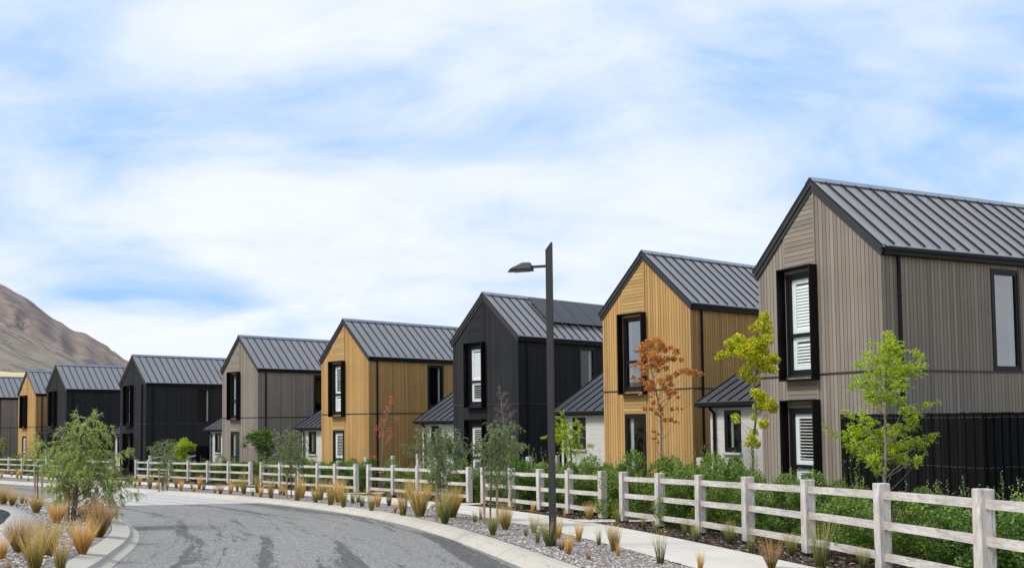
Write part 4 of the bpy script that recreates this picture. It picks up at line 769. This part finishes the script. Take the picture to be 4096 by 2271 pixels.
'wattle_big':([(-9.43,20.97,-2.09),(-9.38,20.97,-1.52),(-9.35,20.97,-1.18),(-9.31,20.97,-0.74),(-9.26,20.97,-0.12),(-9.08,20.97,0.09)],[(-9.22,21.6,0.23,0.05),(-8.87,20.48,0.13,0.09),(-9.14,20.51,0.14,0.07),(-9.47,21.45,0.01,0.13),(-9.66,21.38,0.01,0.09),(-9.56,20.68,-0.12,0.11),(-9.51,21.04,-0.21,0.13),(-9.15,20.94,-0.17,0.15),(-9.03,21.26,-0.13,0.13),(-8.52,20.58,-0.09,0.09),(-9.74,21.36,-0.39,0.15),(-9.55,21.65,-0.4,0.18),(-9.07,21.25,-0.35,0.15),(-8.95,21.5,-0.27,0.09),(-9.94,21.41,-0.44,0.11),(-9.27,20.81,-0.6,0.22),(-9.24,21.45,-0.62,0.2),(-8.9,21.39,-0.63,0.13),(-9.61,21.07,-0.65,0.18),(-8.3,20.58,-0.6,0.07),(-8.31,21.04,-0.55,0.05),(-9.96,21.36,-0.75,0.15),(-9.31,20.71,-0.86,0.22),(-9.2,21.17,-0.88,0.22),(-9.03,21.49,-0.9,0.18),(-8.64,21.08,-0.84,0.11),(-9.63,20.56,-0.98,0.15),(-9.58,21.13,-1.09,0.22),(-9.01,20.63,-1.07,0.22),(-9.0,21.44,-1.12,0.2),(-8.62,21.15,-1.06,0.15),(-9.59,20.76,-1.29,0.18),(-9.61,21.49,-1.38,0.2),(-9.14,21.14,-1.36,0.2),(-8.63,20.76,-1.3,0.18),(-8.59,21.3,-1.25,0.13),(-8.38,21.22,-1.2,0.11),(-8.14,20.97,-1.45,0.07),(-9.9,21.36,-1.55,0.13),(-9.55,21.17,-1.54,0.15),(-9.14,21.24,-1.59,0.18),(-8.77,21.1,-1.54,0.15),(-8.55,21.0,-1.62,0.11),(-8.59,21.42,-1.48,0.09),(-8.43,20.81,-1.83,0.09),(-8.65,20.4,-1.7,0.11),(-9.97,21.11,-1.31,0.07),(-9.95,20.97,-0.64,0.07),(-10.0,20.98,-0.91,0.07)]),
'wattle_thin':([(-15.85,32.62,-2.41),(-15.86,32.62,-1.85),(-15.84,32.62,-1.1),(-15.84,32.62,-0.55)],[(-15.89,32.68,-0.43,0.08),(-15.83,32.48,-0.6,0.08),(-15.7,32.44,-0.62,0.06),(-15.72,32.37,-0.78,0.11),(-16.14,32.72,-0.77,0.09),(-16.18,32.67,-1.03,0.09),(-16.02,32.72,-1.03,0.11),(-15.63,32.39,-0.95,0.09),(-15.76,32.89,-0.89,0.08),(-15.6,32.78,-0.78,0.08),(-15.91,32.63,-1.22,0.11),(-15.6,32.32,-1.21,0.09),(-15.59,32.79,-1.49,0.11),(-15.74,32.69,-1.45,0.09),(-15.34,32.62,-1.58,0.11),(-15.36,32.44,-1.29,0.09),(-15.88,32.76,-1.58,0.08)]),
'dark_far':([(-34.08,72.0,-2.65),(-34.09,72.0,-2.04),(-34.14,72.0,-1.21)],[(-34.1,71.82,-1.04,0.25),(-34.1,71.99,-1.34,0.29),(-33.78,71.86,-1.62,0.33),(-34.29,71.98,-1.46,0.21),(-34.05,72.18,-1.88,0.25),(-33.69,72.0,-1.34,0.21)]),
'edge_far':([(-46.05,88.0,-2.94),(-46.07,88.0,-1.94),(-46.03,88.0,-1.23)],[(-46.17,88.09,-1.63,0.25),(-45.94,87.95,-1.89,0.2),(-45.92,87.98,-1.08,0.15),(-46.33,88.0,-1.43,0.3)])}
GRASS={'verge':[(-1.51,23.94,0.72,'M'),(-0.89,22.35,0.29,'g'),(-0.78,23.3,0.39,'t'),(-0.4,18.67,0.44,'G'),(-0.17,20.06,0.55,'M'),(0.22,18.5,0.23,'g'),(0.4,19.3,0.36,'m'),(0.41,17.01,0.34,'g'),(0.58,16.36,0.47,'G'),(0.81,18.02,0.39,'o'),(0.76,15.71,0.23,'b'),(0.83,15.09,0.35,'o'),(1.14,17.39,0.38,'o'),(1.44,16.66,0.31,'g'),(1.6,15.63,0.45,'m'),(1.58,14.85,0.23,'t'),(1.09,14.34,0.15,'b'),(1.59,15.63,0.4,'g'),(1.57,14.85,0.23,'t'),(2.06,13.86,0.45,'g'),(2.48,13.13,0.26,'o'),(-5.63,30.09,0.71,'o'),(-5.65,31.52,0.75,'o'),(-5.02,28.91,0.62,'m'),(-5.07,30.92,0.49,'g'),(-4.99,31.43,0.38,'m'),(-4.49,29.02,0.48,'g'),(-3.91,26.99,0.58,'m'),(-3.96,28.52,0.53,'o'),(-3.76,29.61,0.53,'g'),(-3.16,26.09,0.32,'o'),(-2.81,24.87,0.8,'m'),(-2.33,24.36,0.84,'M'),(-2.61,26.37,0.57,'m'),(-1.54,21.88,0.71,'G'),(-1.49,23.94,0.72,'M'),(-1.85,24.16,0.52,'o'),(-13.7,40.34,0.52,'o'),(-14.89,43.25,0.56,'m'),(-13.99,42.56,0.34,'m'),(-12.96,39.72,0.29,'o'),(-13.7,42.67,0.61,'o'),(-13.11,41.44,0.45,'g'),(-11.74,38.47,0.3,'m'),(-11.32,37.83,0.46,'b'),(-10.87,37.59,0.54,'o'),(-11.46,40.63,0.47,'m'),(-10.38,37.73,0.73,'m'),(-9.63,36.17,0.31,'g'),(-10.29,39.32,0.73,'m'),(-9.12,35.31,0.48,'o'),(-8.55,34.52,0.72,'m'),(-8.84,37.09,0.45,'o'),(-8.55,36.47,0.39,'m'),(-7.19,32.56,0.77,'m'),(-7.39,34.22,0.69,'o'),(-6.35,31.46,0.57,'m'),(-6.52,33.0,0.71,'m'),(-5.59,29.96,0.65,'m'),(-5.67,31.62,0.7,'o'),(-5.04,28.99,0.52,'m'),(-18.99,48.68,0.45,'m'),(-17.21,44.53,0.38,'g'),(-17.61,46.09,0.5,'o'),(-15.93,42.88,0.62,'m'),(-15.49,42.54,0.37,'o'),(-14.51,40.97,0.44,'o'),(-17.71,44.34,0.22,'o'),(-18.65,46.28,0.27,'m'),(-30.11,57.54,0.45,'o'),(-32.88,64.09,0.37,'m'),(-30.23,59.61,0.56,'o'),(-28.78,57.23,0.37,'m'),(-26.25,52.97,0.3,'g'),(-27.04,55.23,0.32,'m'),(-26.02,54.82,0.35,'m')],'mulch':[(3.51,13.43,0.45,'b'),(2.76,20.87,0.34,'g'),(2.84,19.66,0.33,'g'),(3.32,19.1,0.32,'g'),(3.28,17.69,0.34,'G'),(3.79,17.25,0.39,'G'),(3.78,15.68,0.35,'g'),(4.31,15.27,0.34,'G'),(4.27,13.7,0.64,'g'),(3.64,28.33,0.79,'M'),(4.76,13.4,0.3,'G'),(5.31,13.27,0.32,'m'),(6.19,13.53,0.27,'m'),(0.21,27.1,0.21,'g'),(0.51,26.47,0.32,'o'),(1.11,25.92,0.22,'m'),(1.29,24.72,0.23,'o'),(1.83,23.7,0.43,'M'),(2.32,21.81,0.47,'g'),(-3.65,34.47,0.74,'m'),(-2.95,34.07,0.49,'o')],'island':[(-14.4,27.64,0.58,'M'),(-13.9,27.14,0.45,'M'),(-13.63,26.9,0.18,'g'),(-14.22,28.33,0.37,'m'),(-14.43,28.96,0.25,'o'),(-11.65,23.9,0.5,'M'),(-9.43,20.23,0.51,'O'),(-9.87,22.3,0.37,'m'),(-7.35,17.36,0.68,'B'),(-6.32,14.39,0.52,'O'),(-7.2,14.29,0.52,'B'),(-6.58,13.83,0.53,'M'),(-5.96,12.23,0.54,'M'),(-5.66,12.26,0.44,'m'),(-7.0,13.42,0.37,'o'),(-6.28,12.2,0.16,'b')]}
# ------------------------------------------------------------------ vegetation
def unit(a): return a/np.maximum(np.linalg.norm(a,axis=1,keepdims=True),1e-9)
def leaves(C,A,L,Wd,tilt=.6):
    """diamond leaves: centres C, axes A (unit), lengths L, widths Wd"""
    n=len(C); A=unit(A); r=RNG.normal(size=(n,3)); S=unit(np.cross(A,r)); h=(L/2)[:,None]; w=(Wd/2)[:,None]; Nn=np.cross(A,S)
    v=np.stack([C-A*h,C+S*w-A*h*.1+Nn*w*.3,C+A*h,C-S*w-A*h*.1+Nn*w*.3],1).reshape(-1,3)
    return v,np.arange(4*n,dtype=np.int32).reshape(-1,4)
def strands(C,D,L,Wd,droop,seg=3):
    """thin curved ribbons starting at C along D, length L, bending down"""
    n=len(C); D=unit(D); S=unit(np.cross(D,RNG.normal(size=(n,3)))); P=C.copy(); pts=[]
    for i in range(seg+1):
        w=(Wd*(1-.85*i/seg)/2)[:,None]; pts+= [P-S*w,P+S*w]
        D=unit(D+np.array([0,0,-1])*(droop/seg)); P=P+D*(L/seg)[:,None]
    k=2*(seg+1); V=np.stack(pts,1).reshape(-1,3); b=(np.arange(n)*k)[:,None,None]
    f=np.array([[2*i,2*i+1,2*i+3,2*i+2] for i in range(seg)],dtype=np.int32)[None]+b
    return V,f.reshape(-1,4)
def merge(parts):
    V=[];Fc=[];o=0
    for v,f in parts: V.append(v);Fc.append(f+o);o+=len(v)
    return np.concatenate(V),np.concatenate(Fc)
def branches(tr,cl,r0,O,mat,par,name='trunk',reach=1.0,extra=0,dry=None):
    m=MB(); T=[Vector(p)-O for p in tr]; fine=[]
    Q=[]
    for i in range(len(T)-1):
        for k in range(4): Q.append(T[i].lerp(T[i+1],k/4)+Vector((random.uniform(-1,1),random.uniform(-1,1),0))*.012)
    Q.append(T[-1]); N=len(Q)
    m.tube(Q,[r0*(1-.85*i/N)+.004 for i in range(N)],8)
    for c in cl:
        c3=Vector(c[:3])-O; best=None
        for i,q in enumerate(Q):
            hd=math.hypot(c3.x-q.x,c3.y-q.y); dz=c3.z-q.z
            if i==0: continue
            cost=abs(dz-.75*hd)+.2*hd
            if best is None or cost<best[0]: best=(cost,i)
        q=Q[best[1]]; mid=q.lerp(c3,.5)+Vector((random.uniform(-.04,.04),random.uniform(-.04,.04),-.05*(c3-q).length)); rb=max(.004,r0*.28*(1-.7*best[1]/N))
        pts=[q,q.lerp(mid,.5)+Vector((random.uniform(-.02,.02),)*3),mid,mid.lerp(c3,.5)+Vector((random.uniform(-.02,.02),)*3),c3]; m.tube(pts,[rb,rb*.8,rb*.62,rb*.45,.003],5,False)
        for k in range(extra):
            p=pts[2].lerp(c3,random.random()); d=Vector((random.gauss(0,1),random.gauss(0,1),random.gauss(.6,.7))).normalized()*c[3]*random.uniform(.6,1.5)
            e=p+d*.5+Vector((random.uniform(-.02,.02),)*3); m.tube([p,e,p+d],[.0045,.003,.0015],3,False)
            for j in range(2):
                s=e.lerp(p+d,random.random()); dd=(d+Vector((random.gauss(0,1),random.gauss(0,1),random.gauss(0,1)))*c[3]*.5)*.5; m.tube([s,s+dd],[.0025,.001],3,False)
    return m.build(name,mat,par,smooth=True)
def basis(tr):
    O=Vector(tr[0]); O.z=G(O.x,O.y)+.0; return O
def make_tree(key,label,style,leafm,barkm,r0,cat='tree',name='young_tree',group=None,dens=1.0,size=1.0,extra=0,groundz=None):
    tr,cl=TREES[key]; O=basis(tr) if groundz is None else Vector((tr[0][0],tr[0][1],groundz)); tr=[(tr[0][0],tr[0][1],O.z-.05)]+[t for t in tr if t[2]>O.z+.15]
    root=empty(name,O,0,label,cat,group); branches(tr,cl,r0,O,M[barkm],root,extra=extra)
    parts=[]
    ctr=np.mean([c[:3] for c in cl],axis=0)
    for c in cl:
        r=c[3]; c3=np.array(c[:3]); 
        if style=='maple':
            n=int(max(16,dens*3.14*r*r/(.0032*size*size)*7)); g=RNG.normal(size=(n,3)); g=unit(g)*(RNG.random((n,1))**.45)*r*1.12*np.array([1,1,.85])
            L=RNG.uniform(.05,.095,n)*size; A=unit(g)+RNG.normal(size=(n,3))*.8+np.array([0,0,-.35]); parts.append(leaves(c3+g,A,L,L*RNG.uniform(.55,.9,n)))
        elif style=='fern':
            n=int(max(5,dens*3.14*r*r/(.010*size)*7.5)); d=unit(RNG.normal(size=(n,3))*np.array([1,1,.7])+unit((c3-ctr)[None]*np.array([1,1,.6]))*.9+np.array([0,0,.25])); s=c3+RNG.normal(size=(n,3))*r*.5
            k=9; L=RNG.uniform(.12,.24,n)*size
            for j in range(k):
                t=(j+1)/k; P=s+d*(L*t)[:,None]+np.array([0,0,-1])*(L*t*t*.25)[:,None]; side=unit(np.cross(d,np.array([0,0,1.0])+RNG.normal(size=(n,3))*.35)); l=np.full(n,.062*size)*(1-.35*t)
                for sg in (1,-1): parts.append(leaves(P+side*sg*(l*.55)[:,None],side*sg+d*.5,l,l*.5))
        elif style=='wattle':
            n=int(max(8,dens*3.14*r*r*(300 if key=='wattle_big' else 260)/size)); out=unit((c3-ctr)[None]+1e-6)[0]*np.array([1,1,.5])
            s=c3+RNG.normal(size=(n,3))*r*(.42 if key=='wattle_big' else .55); d=unit(RNG.normal(size=(n,3))*.9+out*.7+np.array([0,0,.15])); L=RNG.uniform(.10,.26,n)*size
            parts.append(strands(s,d,L,np.full(n,.008),1.1,4))
            P=s.copy(); D=d.copy()
            for j in range(6):
                D=unit(D+np.array([0,0,-1])*.22); P=P+D*(L/6)[:,None]
                for sg in (1,-1):
                    side=unit(np.cross(D,RNG.normal(size=(n,3)))); l=RNG.uniform(.06,.13,n)*size; parts.append(strands(P,side*.8*sg+D*.9,l,RNG.uniform(.014,.024,n)*size,.7,2))
        elif style=='sparse':
            n=int(dens*10); g=RNG.normal(size=(n,3))*r*.6; L=RNG.uniform(.04,.08,n)*size; parts.append(leaves(c3+g,RNG.normal(size=(n,3)),L,L*.6))
    V,Fc=merge(parts); V=V-np.array(O); nobj('crown',fastmesh('crown',V,Fc),M[leafm],root); return root
TG='young street and garden trees'
make_tree('maple_orange','slender young maple with orange and red autumn leaves, before the ochre house','maple','l_orange','bark_pale',.03,group=TG,dens=.9,size=.70)
make_tree('maple_yellow','tall thin young tree with yellow-green leaves before the pale brick wing','maple','l_yellow','bark',.03,group=TG,dens=1.2,size=.68)
make_tree('fern_tree','bright lime-green young tree with feathery leaves before the black paling fence','fern','l_fern','bark_pale',.026,group=TG,dens=.85,size=.62)
make_tree('green_mid','bushy mid-green young tree just right of the street lamp','fern','l_fern','bark',.03,group=TG,dens=.8,size=.85)
make_tree('bare','leafless reddish-brown young tree before the black house','sparse','l_dry','bark_pale',.022,group=TG,dens=.8,size=.6,extra=9)
def stakes(pts,label,tz=None,tie=True,mat='stake',w=.05,kind='tree_stakes'):
    O=Vector((pts[0][0],pts[0][1],pts[0][2])); r=empty(kind,O,0,label,'tree stakes')
    for (x,y,z,h) in pts:
        m=MB(); m.bar(Vector((x,y,z-.05))-O,Vector((x+random.uniform(-.01,.01),y,z+h))-O,w,w); m.build('stake',M[mat],r)
    if tie and len(pts)>1:
        a=Vector(pts[0][:3]);b=Vector(pts[1][:3]); a.z+=tz; b.z+=tz; m=MB(); m.bar(a-O,b-O,.012,.045); m.build('tie',M['tie'],r)
def W(key,label,leafm,dens=1.0,size=1.0,st=None,h=.9,r0=.022,barkm='bark'):
    make_tree(key,label,'wattle',leafm,barkm,r0,group=TG,dens=dens,size=size)
    b=TREES[key][0][0]; z=plane(b[0],b[1])
    if st: stakes([(b[0]+dx,b[1]+dy,z,h) for dx,dy in st],'tan timber stakes propping the '+label.split(' with ')[0],h*.78)
W('wattle_a','drooping fine-leaved young tree with two stakes, nearest left of the lamp','l_wattle',1.0,.72,[(-.14,.02),(.15,-.02)],1.05)
W('wattle_b','fine-leaved young tree with a brownish heart, left of the bare tree','l_wattle',.95,.75,[(-.11,.0),(.13,.0)],.95)
make_tree('red_sparse','very sparse young tree with scarlet leaves before the second ochre house','sparse','l_red','bark_pale',.024,group=TG,dens=2.6,size=1.1,extra=3)
W('wattle_c','olive fine-leaved young tree with stakes, in front of the taupe house','l_wattle',.75,1.0,[(-.16,.0),(.17,.0)],1.0)
make_tree('green_far','small spreading green tree at the corner of the middle taupe house','fern','l_green','bark',.04,group=TG,dens=.75,size=1.3)
W('wattle_d','narrow column-like fine-leaved tree with stakes, before the rail fence','l_wattle',.75,1.1,[(-.16,.0),(.15,.0)],.95)
make_tree('bright_far','small bright green bushy tree beside the sloping ramp fence','fern','l_fern','bark',.035,group=TG,dens=.7,size=1.4)
make_tree('wattle_big','large drooping tree with feathery green foliage on the island','wattle','l_wattle_y','bark',.055,group=TG,dens=1.0,size=.9)
b=TREES['wattle_big'][0][0]; stakes([(b[0]-.11,b[1]-.05,plane(b[0],b[1]),.78)],'single broad stake behind the large drooping island tree',0,False,w=.085)
W('wattle_thin','thin see-through yellow-green tree with two stakes, far left of island','l_wattle_y',.15,1.1,[(-.10,0),(.14,0)],.85)
make_tree('dark_far','dark bluish-green tree behind the thin staked tree','fern','l_dark','bark',.05,group=TG,dens=.8,size=2.0)
make_tree('edge_far','green tree cut off by the left edge of the view','wattle','l_wattle_y','bark',.06,group=TG,dens=.3,size=2.0)
stakes([(5.08,21.1,G(5.08,21.1)-.1,1.15),(5.42,21.1,G(5.42,21.1)-.1,1.12)],'two short black stakes beside the thin yellow-green tree',0,False,'alum',.05)
stakes([(-6.0,43.0,G(-6,43),1.0),(-5.62,43.0,G(-5.62,43),1.0)],'two black stakes tied to the scarlet-leaved sparse tree',.75,True,'alum',.07)
# hedge shrubs: five built, the rest are copies
def shrub_mesh(i,n,tall):
    parts=[]; sh=[]
    lob=[(RNG.normal(0,.24),RNG.normal(0,.24),RNG.uniform(.35,1.02),RNG.uniform(.17,.30)) for _ in range(9)]+[(RNG.uniform(-.25,.25),RNG.uniform(-.25,.25),.28,.36) for _ in range(4)]
    for lx,ly,lz,lr in lob:
        k=n//13; g=unit(RNG.normal(size=(k,3)))*(RNG.uniform(.65,1.05,(k,1)))*lr; c=np.array([lx,ly,lz])+g; L=RNG.uniform(.028,.06,k); parts.append(leaves(c,unit(g)*.8+RNG.normal(size=(k,3))*.7+np.array([0,0,.3]),L,L*.6))
    for _ in range(tall):
        a=RNG.uniform(0,6.28); q=RNG.uniform(0,.42); x,y=q*math.cos(a),q*math.sin(a); h0=.85; h1=RNG.uniform(1.12,1.5); k=26; z=np.linspace(h0,h1,k); c=np.stack([x+RNG.normal(0,.014,k)+(z-h0)*RNG.uniform(-.15,.15),y+RNG.normal(0,.014,k),z],1)
        L=RNG.uniform(.035,.06,k)*np.linspace(1,.7,k); sh.append(leaves(c,RNG.normal(size=(k,3))*np.array([1,1,.3])+np.array([0,0,.6]),L,L*.5))
    nl=sum(len(f) for _,f in parts); V,Fc=merge(parts+sh); a=fastmesh('foliage',V,Fc); a.materials.append(M['l_hedge']); a.materials.append(M['l_shoot']); mi=np.zeros(len(Fc),dtype=np.int32); mi[nl:]=1; a.polygons.foreach_set('material_index',mi)
    m=MB()
    for _ in range(9): 
        t=random.uniform(0,6.28); m.tube([(0,0,-.1),(.12*math.cos(t),.12*math.sin(t),.35),(.3*math.cos(t),.3*math.sin(t),.85)],[.012,.009,.004],4,False)
    m.v=m.v; st=m.mesh('stem'); st.materials.append(M['bark']); return a,st
protos=[]
def shrub(x,y,s,h,label,ti,group):
    z=G(x,y); r=empty('shrub',(x,y,z-.03),random.uniform(0,6.28),label,'shrub',group); r.scale=(s,s,h)
    if len(protos)<=ti: protos.append([nobj(q,a,[]) for a,q in zip(shrub_mesh(ti,12000,8),('foliage','stem'))]); ks=protos[ti]
    else: ks=[o.copy() for o in protos[ti]]; [COL.objects.link(o) for o in ks]
    for o in ks: o.parent=r
HL=['green hedge shrub behind the nearest rail fence','green hedge shrub behind the fence section crossed by the lamp','green hedge shrub behind the fence section left of the lamp section','green hedge shrub in front of the second ochre house','green hedge shrub behind the fence before the pipe-fronted black house','small distant hedge shrub at the far left fence']
n=0
for sec,(ya,yb,st) in enumerate([(8.6,22.6,.98),(24.0,31.2,.98),(32.2,39.5,1.05),(40.6,48.2,1.05),(49.6,60.5,1.3),(66,84,2.2)]):
    y=ya
    while y<yb:
        nn=nrm(FE_,y); o=random.uniform(.55,1.0); x=FE_(y)+nn[0]*o; yy=y+nn[1]*o
        near=21<y<24 or 8<y<12
        hh=random.uniform(.80,1.22)
        hh*=.84 if y<18.5 else 1.0
        if 18.5<y<22: hh*=1.12; 
        if 26<y<30: hh*=1.12
        shrub(x,yy,random.uniform(.85,1.1),hh,HL[sec],n%5 if n>=5 else n,'hedge shrubs behind the timber fences' if True else None); n+=1
        y+=st*(1+random.uniform(-.15,.15))*nn[0]
# a second, looser row where the photograph shows taller bushes against the houses
for (x,y,s,h) in ((4.4,23.4,1.1,1.25),(3.9,24.6,1.0,1.3),(2.0,27.8,1.0,1.15),(1.1,29.6,1.2,1.2),(3.2,25.6,.9,1.0),(5.9,17.3,.9,1.05),(5.6,19.5,1.0,1.0),(-8.6,45.2,1.2,1.15),(-9.8,46.6,1.2,1.2),(-7.6,43.9,1.1,1.1),(6.8,13.2,.9,.9),(6.5,15,.9,.9),(-.2,32.2,1,1.0),(-3.6,37.7,1,.95),(2.6,25.0,1.1,1.35),(2.1,26.4,1.1,1.3),(4.75,22.0,1.0,1.3)):
    shrub(x,y,s,h,'taller garden bush between the hedge row and the houses',n%5,'taller bushes between hedge and houses'); n+=1
# tussock grasses
def tuss_mesh(n,spread,lean=0,seed=0):
    a=RNG.uniform(0,6.283,n); q=RNG.random(n)**.6*.10; C=np.stack([q*np.cos(a),q*np.sin(a),np.zeros(n)],1); s=RNG.random(n)**.8*spread
    D=np.stack([np.cos(a)*s+lean,np.sin(a)*s,np.ones(n)],1); L=.25+.95*RNG.random(n)**.8; seg=5; D=unit(D); S=unit(np.cross(D,RNG.normal(size=(n,3)))); P=C.copy(); pts=[]; w0=.0068
    bend=RNG.uniform(.1,.9,n)*.38
    for i in range(seg+1):
        w=(w0*(1-.8*(i/seg)**1.3)); pts+=[P-S*w,P+S*w]; 
        out=np.stack([np.cos(a),np.sin(a),-.35*np.ones(n)],1); D=unit(D+out*(bend*(i/seg)**1.5*.45)[:,None]); P=P+D*(L/seg)[:,None]
    k=2*(seg+1); V=np.stack(pts,1).reshape(-1,3); f=np.array([[2*i,2*i+1,2*i+3,2*i+2] for i in range(seg)],dtype=np.int32)[None]+(np.arange(n)*k)[:,None,None]
    return fastmesh('tussock',V,f.reshape(-1,4))
TM={}
def tmesh(kind,v):
    k=(kind,v)
    if k not in TM:
        n,sp,le,mt={'g':(120,.24,0,'g_green'),'G':(300,.42,0,'g_green'),'m':(190,.30,.07,'g_mixed'),'M':(440,.52,.09,'g_mixed'),'o':(190,.28,.12,'g_gold'),'O':(640,.62,0,'g_gold'),'t':(70,.09,0,'g_gold'),'b':(200,.6,0,'g_brown'),'B':(760,.64,0,'g_brown')}[kind]
        me=tuss_mesh(n,sp,le); me.materials.append(M[mt]); TM[k]=me
    return TM[k]
KL={'g':'small green tussock grass','G':'broad green tussock grass','m':'straw-green tussock grass','M':'broad straw-green tussock grass','o':'small golden tussock grass','O':'broad golden tussock grass','t':'thin upright tuft of golden grass','b':'low brownish tussock grass','B':'broad reddish-brown tussock grass'}
def near_what(x,y,sec):
    if sec=='verge':
        for lim,t in ((14.5,'in verge right of lamp'),(17.2,'in verge around lamp foot'),(20,'in verge just left of lamp'),(24,'in verge by nearest staked trees'),(31,'in verge before middle fence gap'),(41,'in verge before second ochre house'),(200,'in verge far down the street')):
            if y<lim: return t
    if sec=='mulch': return 'in mulch under nearest fence' if y<23 else 'in mulch under farther fence'
    return 'on the island'
i=0
for sec,l in GRASS.items():
    for (x,y,h,k) in l:
        o=bpy.data.objects.new('grass_tussock',tmesh(k,i%3)); o['kind']='thing'; COL.objects.link(o); o.location=(x,y,plane(x,y)+.01); o.rotation_euler=(0,0,random.uniform(0,6.28) if k!='o' else random.uniform(-.5,.5))
        wd=random.uniform(.82,1.05); o.scale=(h*wd*.98,h*wd*.98,h*1.0)
        lab=KL[k]+' '+near_what(x,y,sec)
        if sec=='island': lab={0:'pale tussock grass cut by the left edge, far side of island path',1:'green and straw tussock, second from left beyond island path',2:'tiny green tuft beyond the island path',3:'slender straw tussock beyond the island path',4:'tiny golden tuft at the far edge of the island',5:'leaning straw tussock at the foot of the thin staked tree',6:'big golden tussock left of the large island tree',7:'straw tussock directly behind the large island tree trunk',8:'big reddish-brown tussock right of the large island tree',9:'bright golden tussock in front of the large island tree',10:'big reddish-brown tussock at the tip of the island path',11:'tall straw tussock between the brown and the golden tussocks',12:'big green and straw tussock cut by the bottom edge',13:'narrow green and straw tussock cut by bottom edge, near kerb',14:'golden tussock cut by the left edge, near side of island',15:'low brown tuft in the bottom left corner'}[GRASS['island'].index((x,y,h,k))]
        tag(o,lab,'tussock grass','tussock grasses in the '+{'verge':'gravel verge','mulch':'brown mulch','island':'island bed'}[sec]); i+=1
# bark chips lying on the beds
def chips(name,mat,pts,lmin,lmax,zf):
    n=len(pts); P=np.array(pts); Z=np.array([zf(x,y) for x,y in pts])+RNG.uniform(.0,.022,n); C=np.stack([P[:,0],P[:,1],Z],1); a=RNG.uniform(0,6.283,n); A=unit(np.stack([np.cos(a),np.sin(a),RNG.normal(0,.18,n)],1)); L=RNG.uniform(lmin,lmax,n)
    up=np.array([0,0,1.0])+RNG.normal(size=(n,3))*.35; S=unit(np.cross(A,up)); Wd=L*RNG.uniform(.2,.5,n); h=(L/2)[:,None];w=(Wd/2)[:,None]
    V=np.stack([C-A*h-S*w*.6,C-A*h*.8+S*w,C+A*h+S*w*.5,C+A*h*.8-S*w],1).reshape(-1,3); nobj(name,fastmesh(name,V,np.arange(4*n).reshape(-1,4)),mat,None,'stuff')
def sample(n,y0,y1,fa,fb,pw=1.0):
    out=[]
    while len(out)<n:
        y=y0+(y1-y0)*random.random()**pw; t=random.random(); a,b=fa(y),fb(y); out.append((a+(b-a)*t,y))
    return out
chips('bark_chips',M['chip_pale'],sample(42000,11,34,lambda y:K_(y)+.03,lambda y:N_(y)-.02,1.5),.016,.046,lambda x,y:plane(x,y)+.018)
chips('bark_mulch',M['chip_dark'],sample(26000,9,28,lambda y:FA_(y)+.03,lambda y:FE_(y)+2.0,1.4),.03,.08,lambda x,y:G(x,y)+.012)
isl=[]
for _ in range(90000):
    p=ISR[random.randrange(20,len(ISR)-60)]; o=random.uniform(.55,5.5); x,y=p.x-o*.88+random.uniform(-.2,.2),p.y-o*.3+random.uniform(-.2,.2)
    if y<11 or y>30: continue
    px=float(np.interp(y,[11.4,13.9,16.74,19.6,23.08,25.9,31.2],[-6.6,-7.3,-8.3,-9.45,-11.34,-13.15,-18]))
    kx=float(np.interp(y,[q[1] for q in IS],[q[0] for q in IS]))
    if x>kx-.66 or (px-1.7<x<px+.1 and y<28): continue
    isl.append((x,y))
    if len(isl)>22000: break
chips('island_chips',M['chip_pale'],isl,.025,.07,lambda x,y:plane(x,y)+.035)
# small things: a pale stone on a post, an orange leaf on the mulch, leaf litter along the kerb
m=MB(); me=bpy.data.meshes.new('stone'); bm=bmesh.new(); bmesh.ops.create_icosphere(bm,subdivisions=2,radius=.04)
for v in bm.verts: v.co=Vector((v.co.x*1.2,v.co.y,v.co.z*.7))*(1+random.uniform(-.12,.12))
bm.to_mesh(me); bm.free(); o=nobj('stone',me,M['brick']); o.location=(1.47,25.89,plane(1.47,25.89)+1.225); tag(o,'small pale stone lying on a fence post left of the gap','stone')
m=MB(); m.v=[(-.05,0,0),(0,-.035,.012),(.06,0,.01),(0,.035,.02),(0,0,.045)]; m.f=[(0,1,4),(1,2,4),(2,3,4),(3,0,4),(0,3,2,1)]
lf=NT('orange_leaf'); lf.bsdf((.62,.25,.04),.6,.2); o=m.build('fallen_leaf',lf.m); o.location=(3.05,19.75,plane(3.05,19.75)+.03); tag(o,'curled orange leaf on the brown mulch beside the footpath','leaf')
def litter():
    pts=[]
    for _ in range(520):
        y=random.uniform(11,34); n=nrm(K_,y); o=abs(random.gauss(0.28,.16)); pts.append((K_(y)-n[0]*o,y-n[1]*o))
    chips('leaf_litter',M['chip_dark'],pts,.012,.04,lambda x,y:plane(x,y)+.0)
litter()
bpy.context.view_layer.update()
ORD=['first','second','third','fourth','fifth','sixth','seventh','eighth','ninth','tenth','eleventh','twelfth','thirteenth','fourteenth','fifteenth','sixteenth','seventeenth','eighteenth','nineteenth','twentieth']
by={}
for o in bpy.data.objects:
    if o.parent is None and 'label' in o and 'group' in o: by.setdefault(o['label'],[]).append(o)
for lb,l in by.items():
    if len(l)>1:
        l.sort(key=lambda o:-(o.location.x/o.location.y))
        for i,o in enumerate(l): o['label']=lb+', '+(ORD[i] if i<20 else str(i+1)+'th')+' from the right'
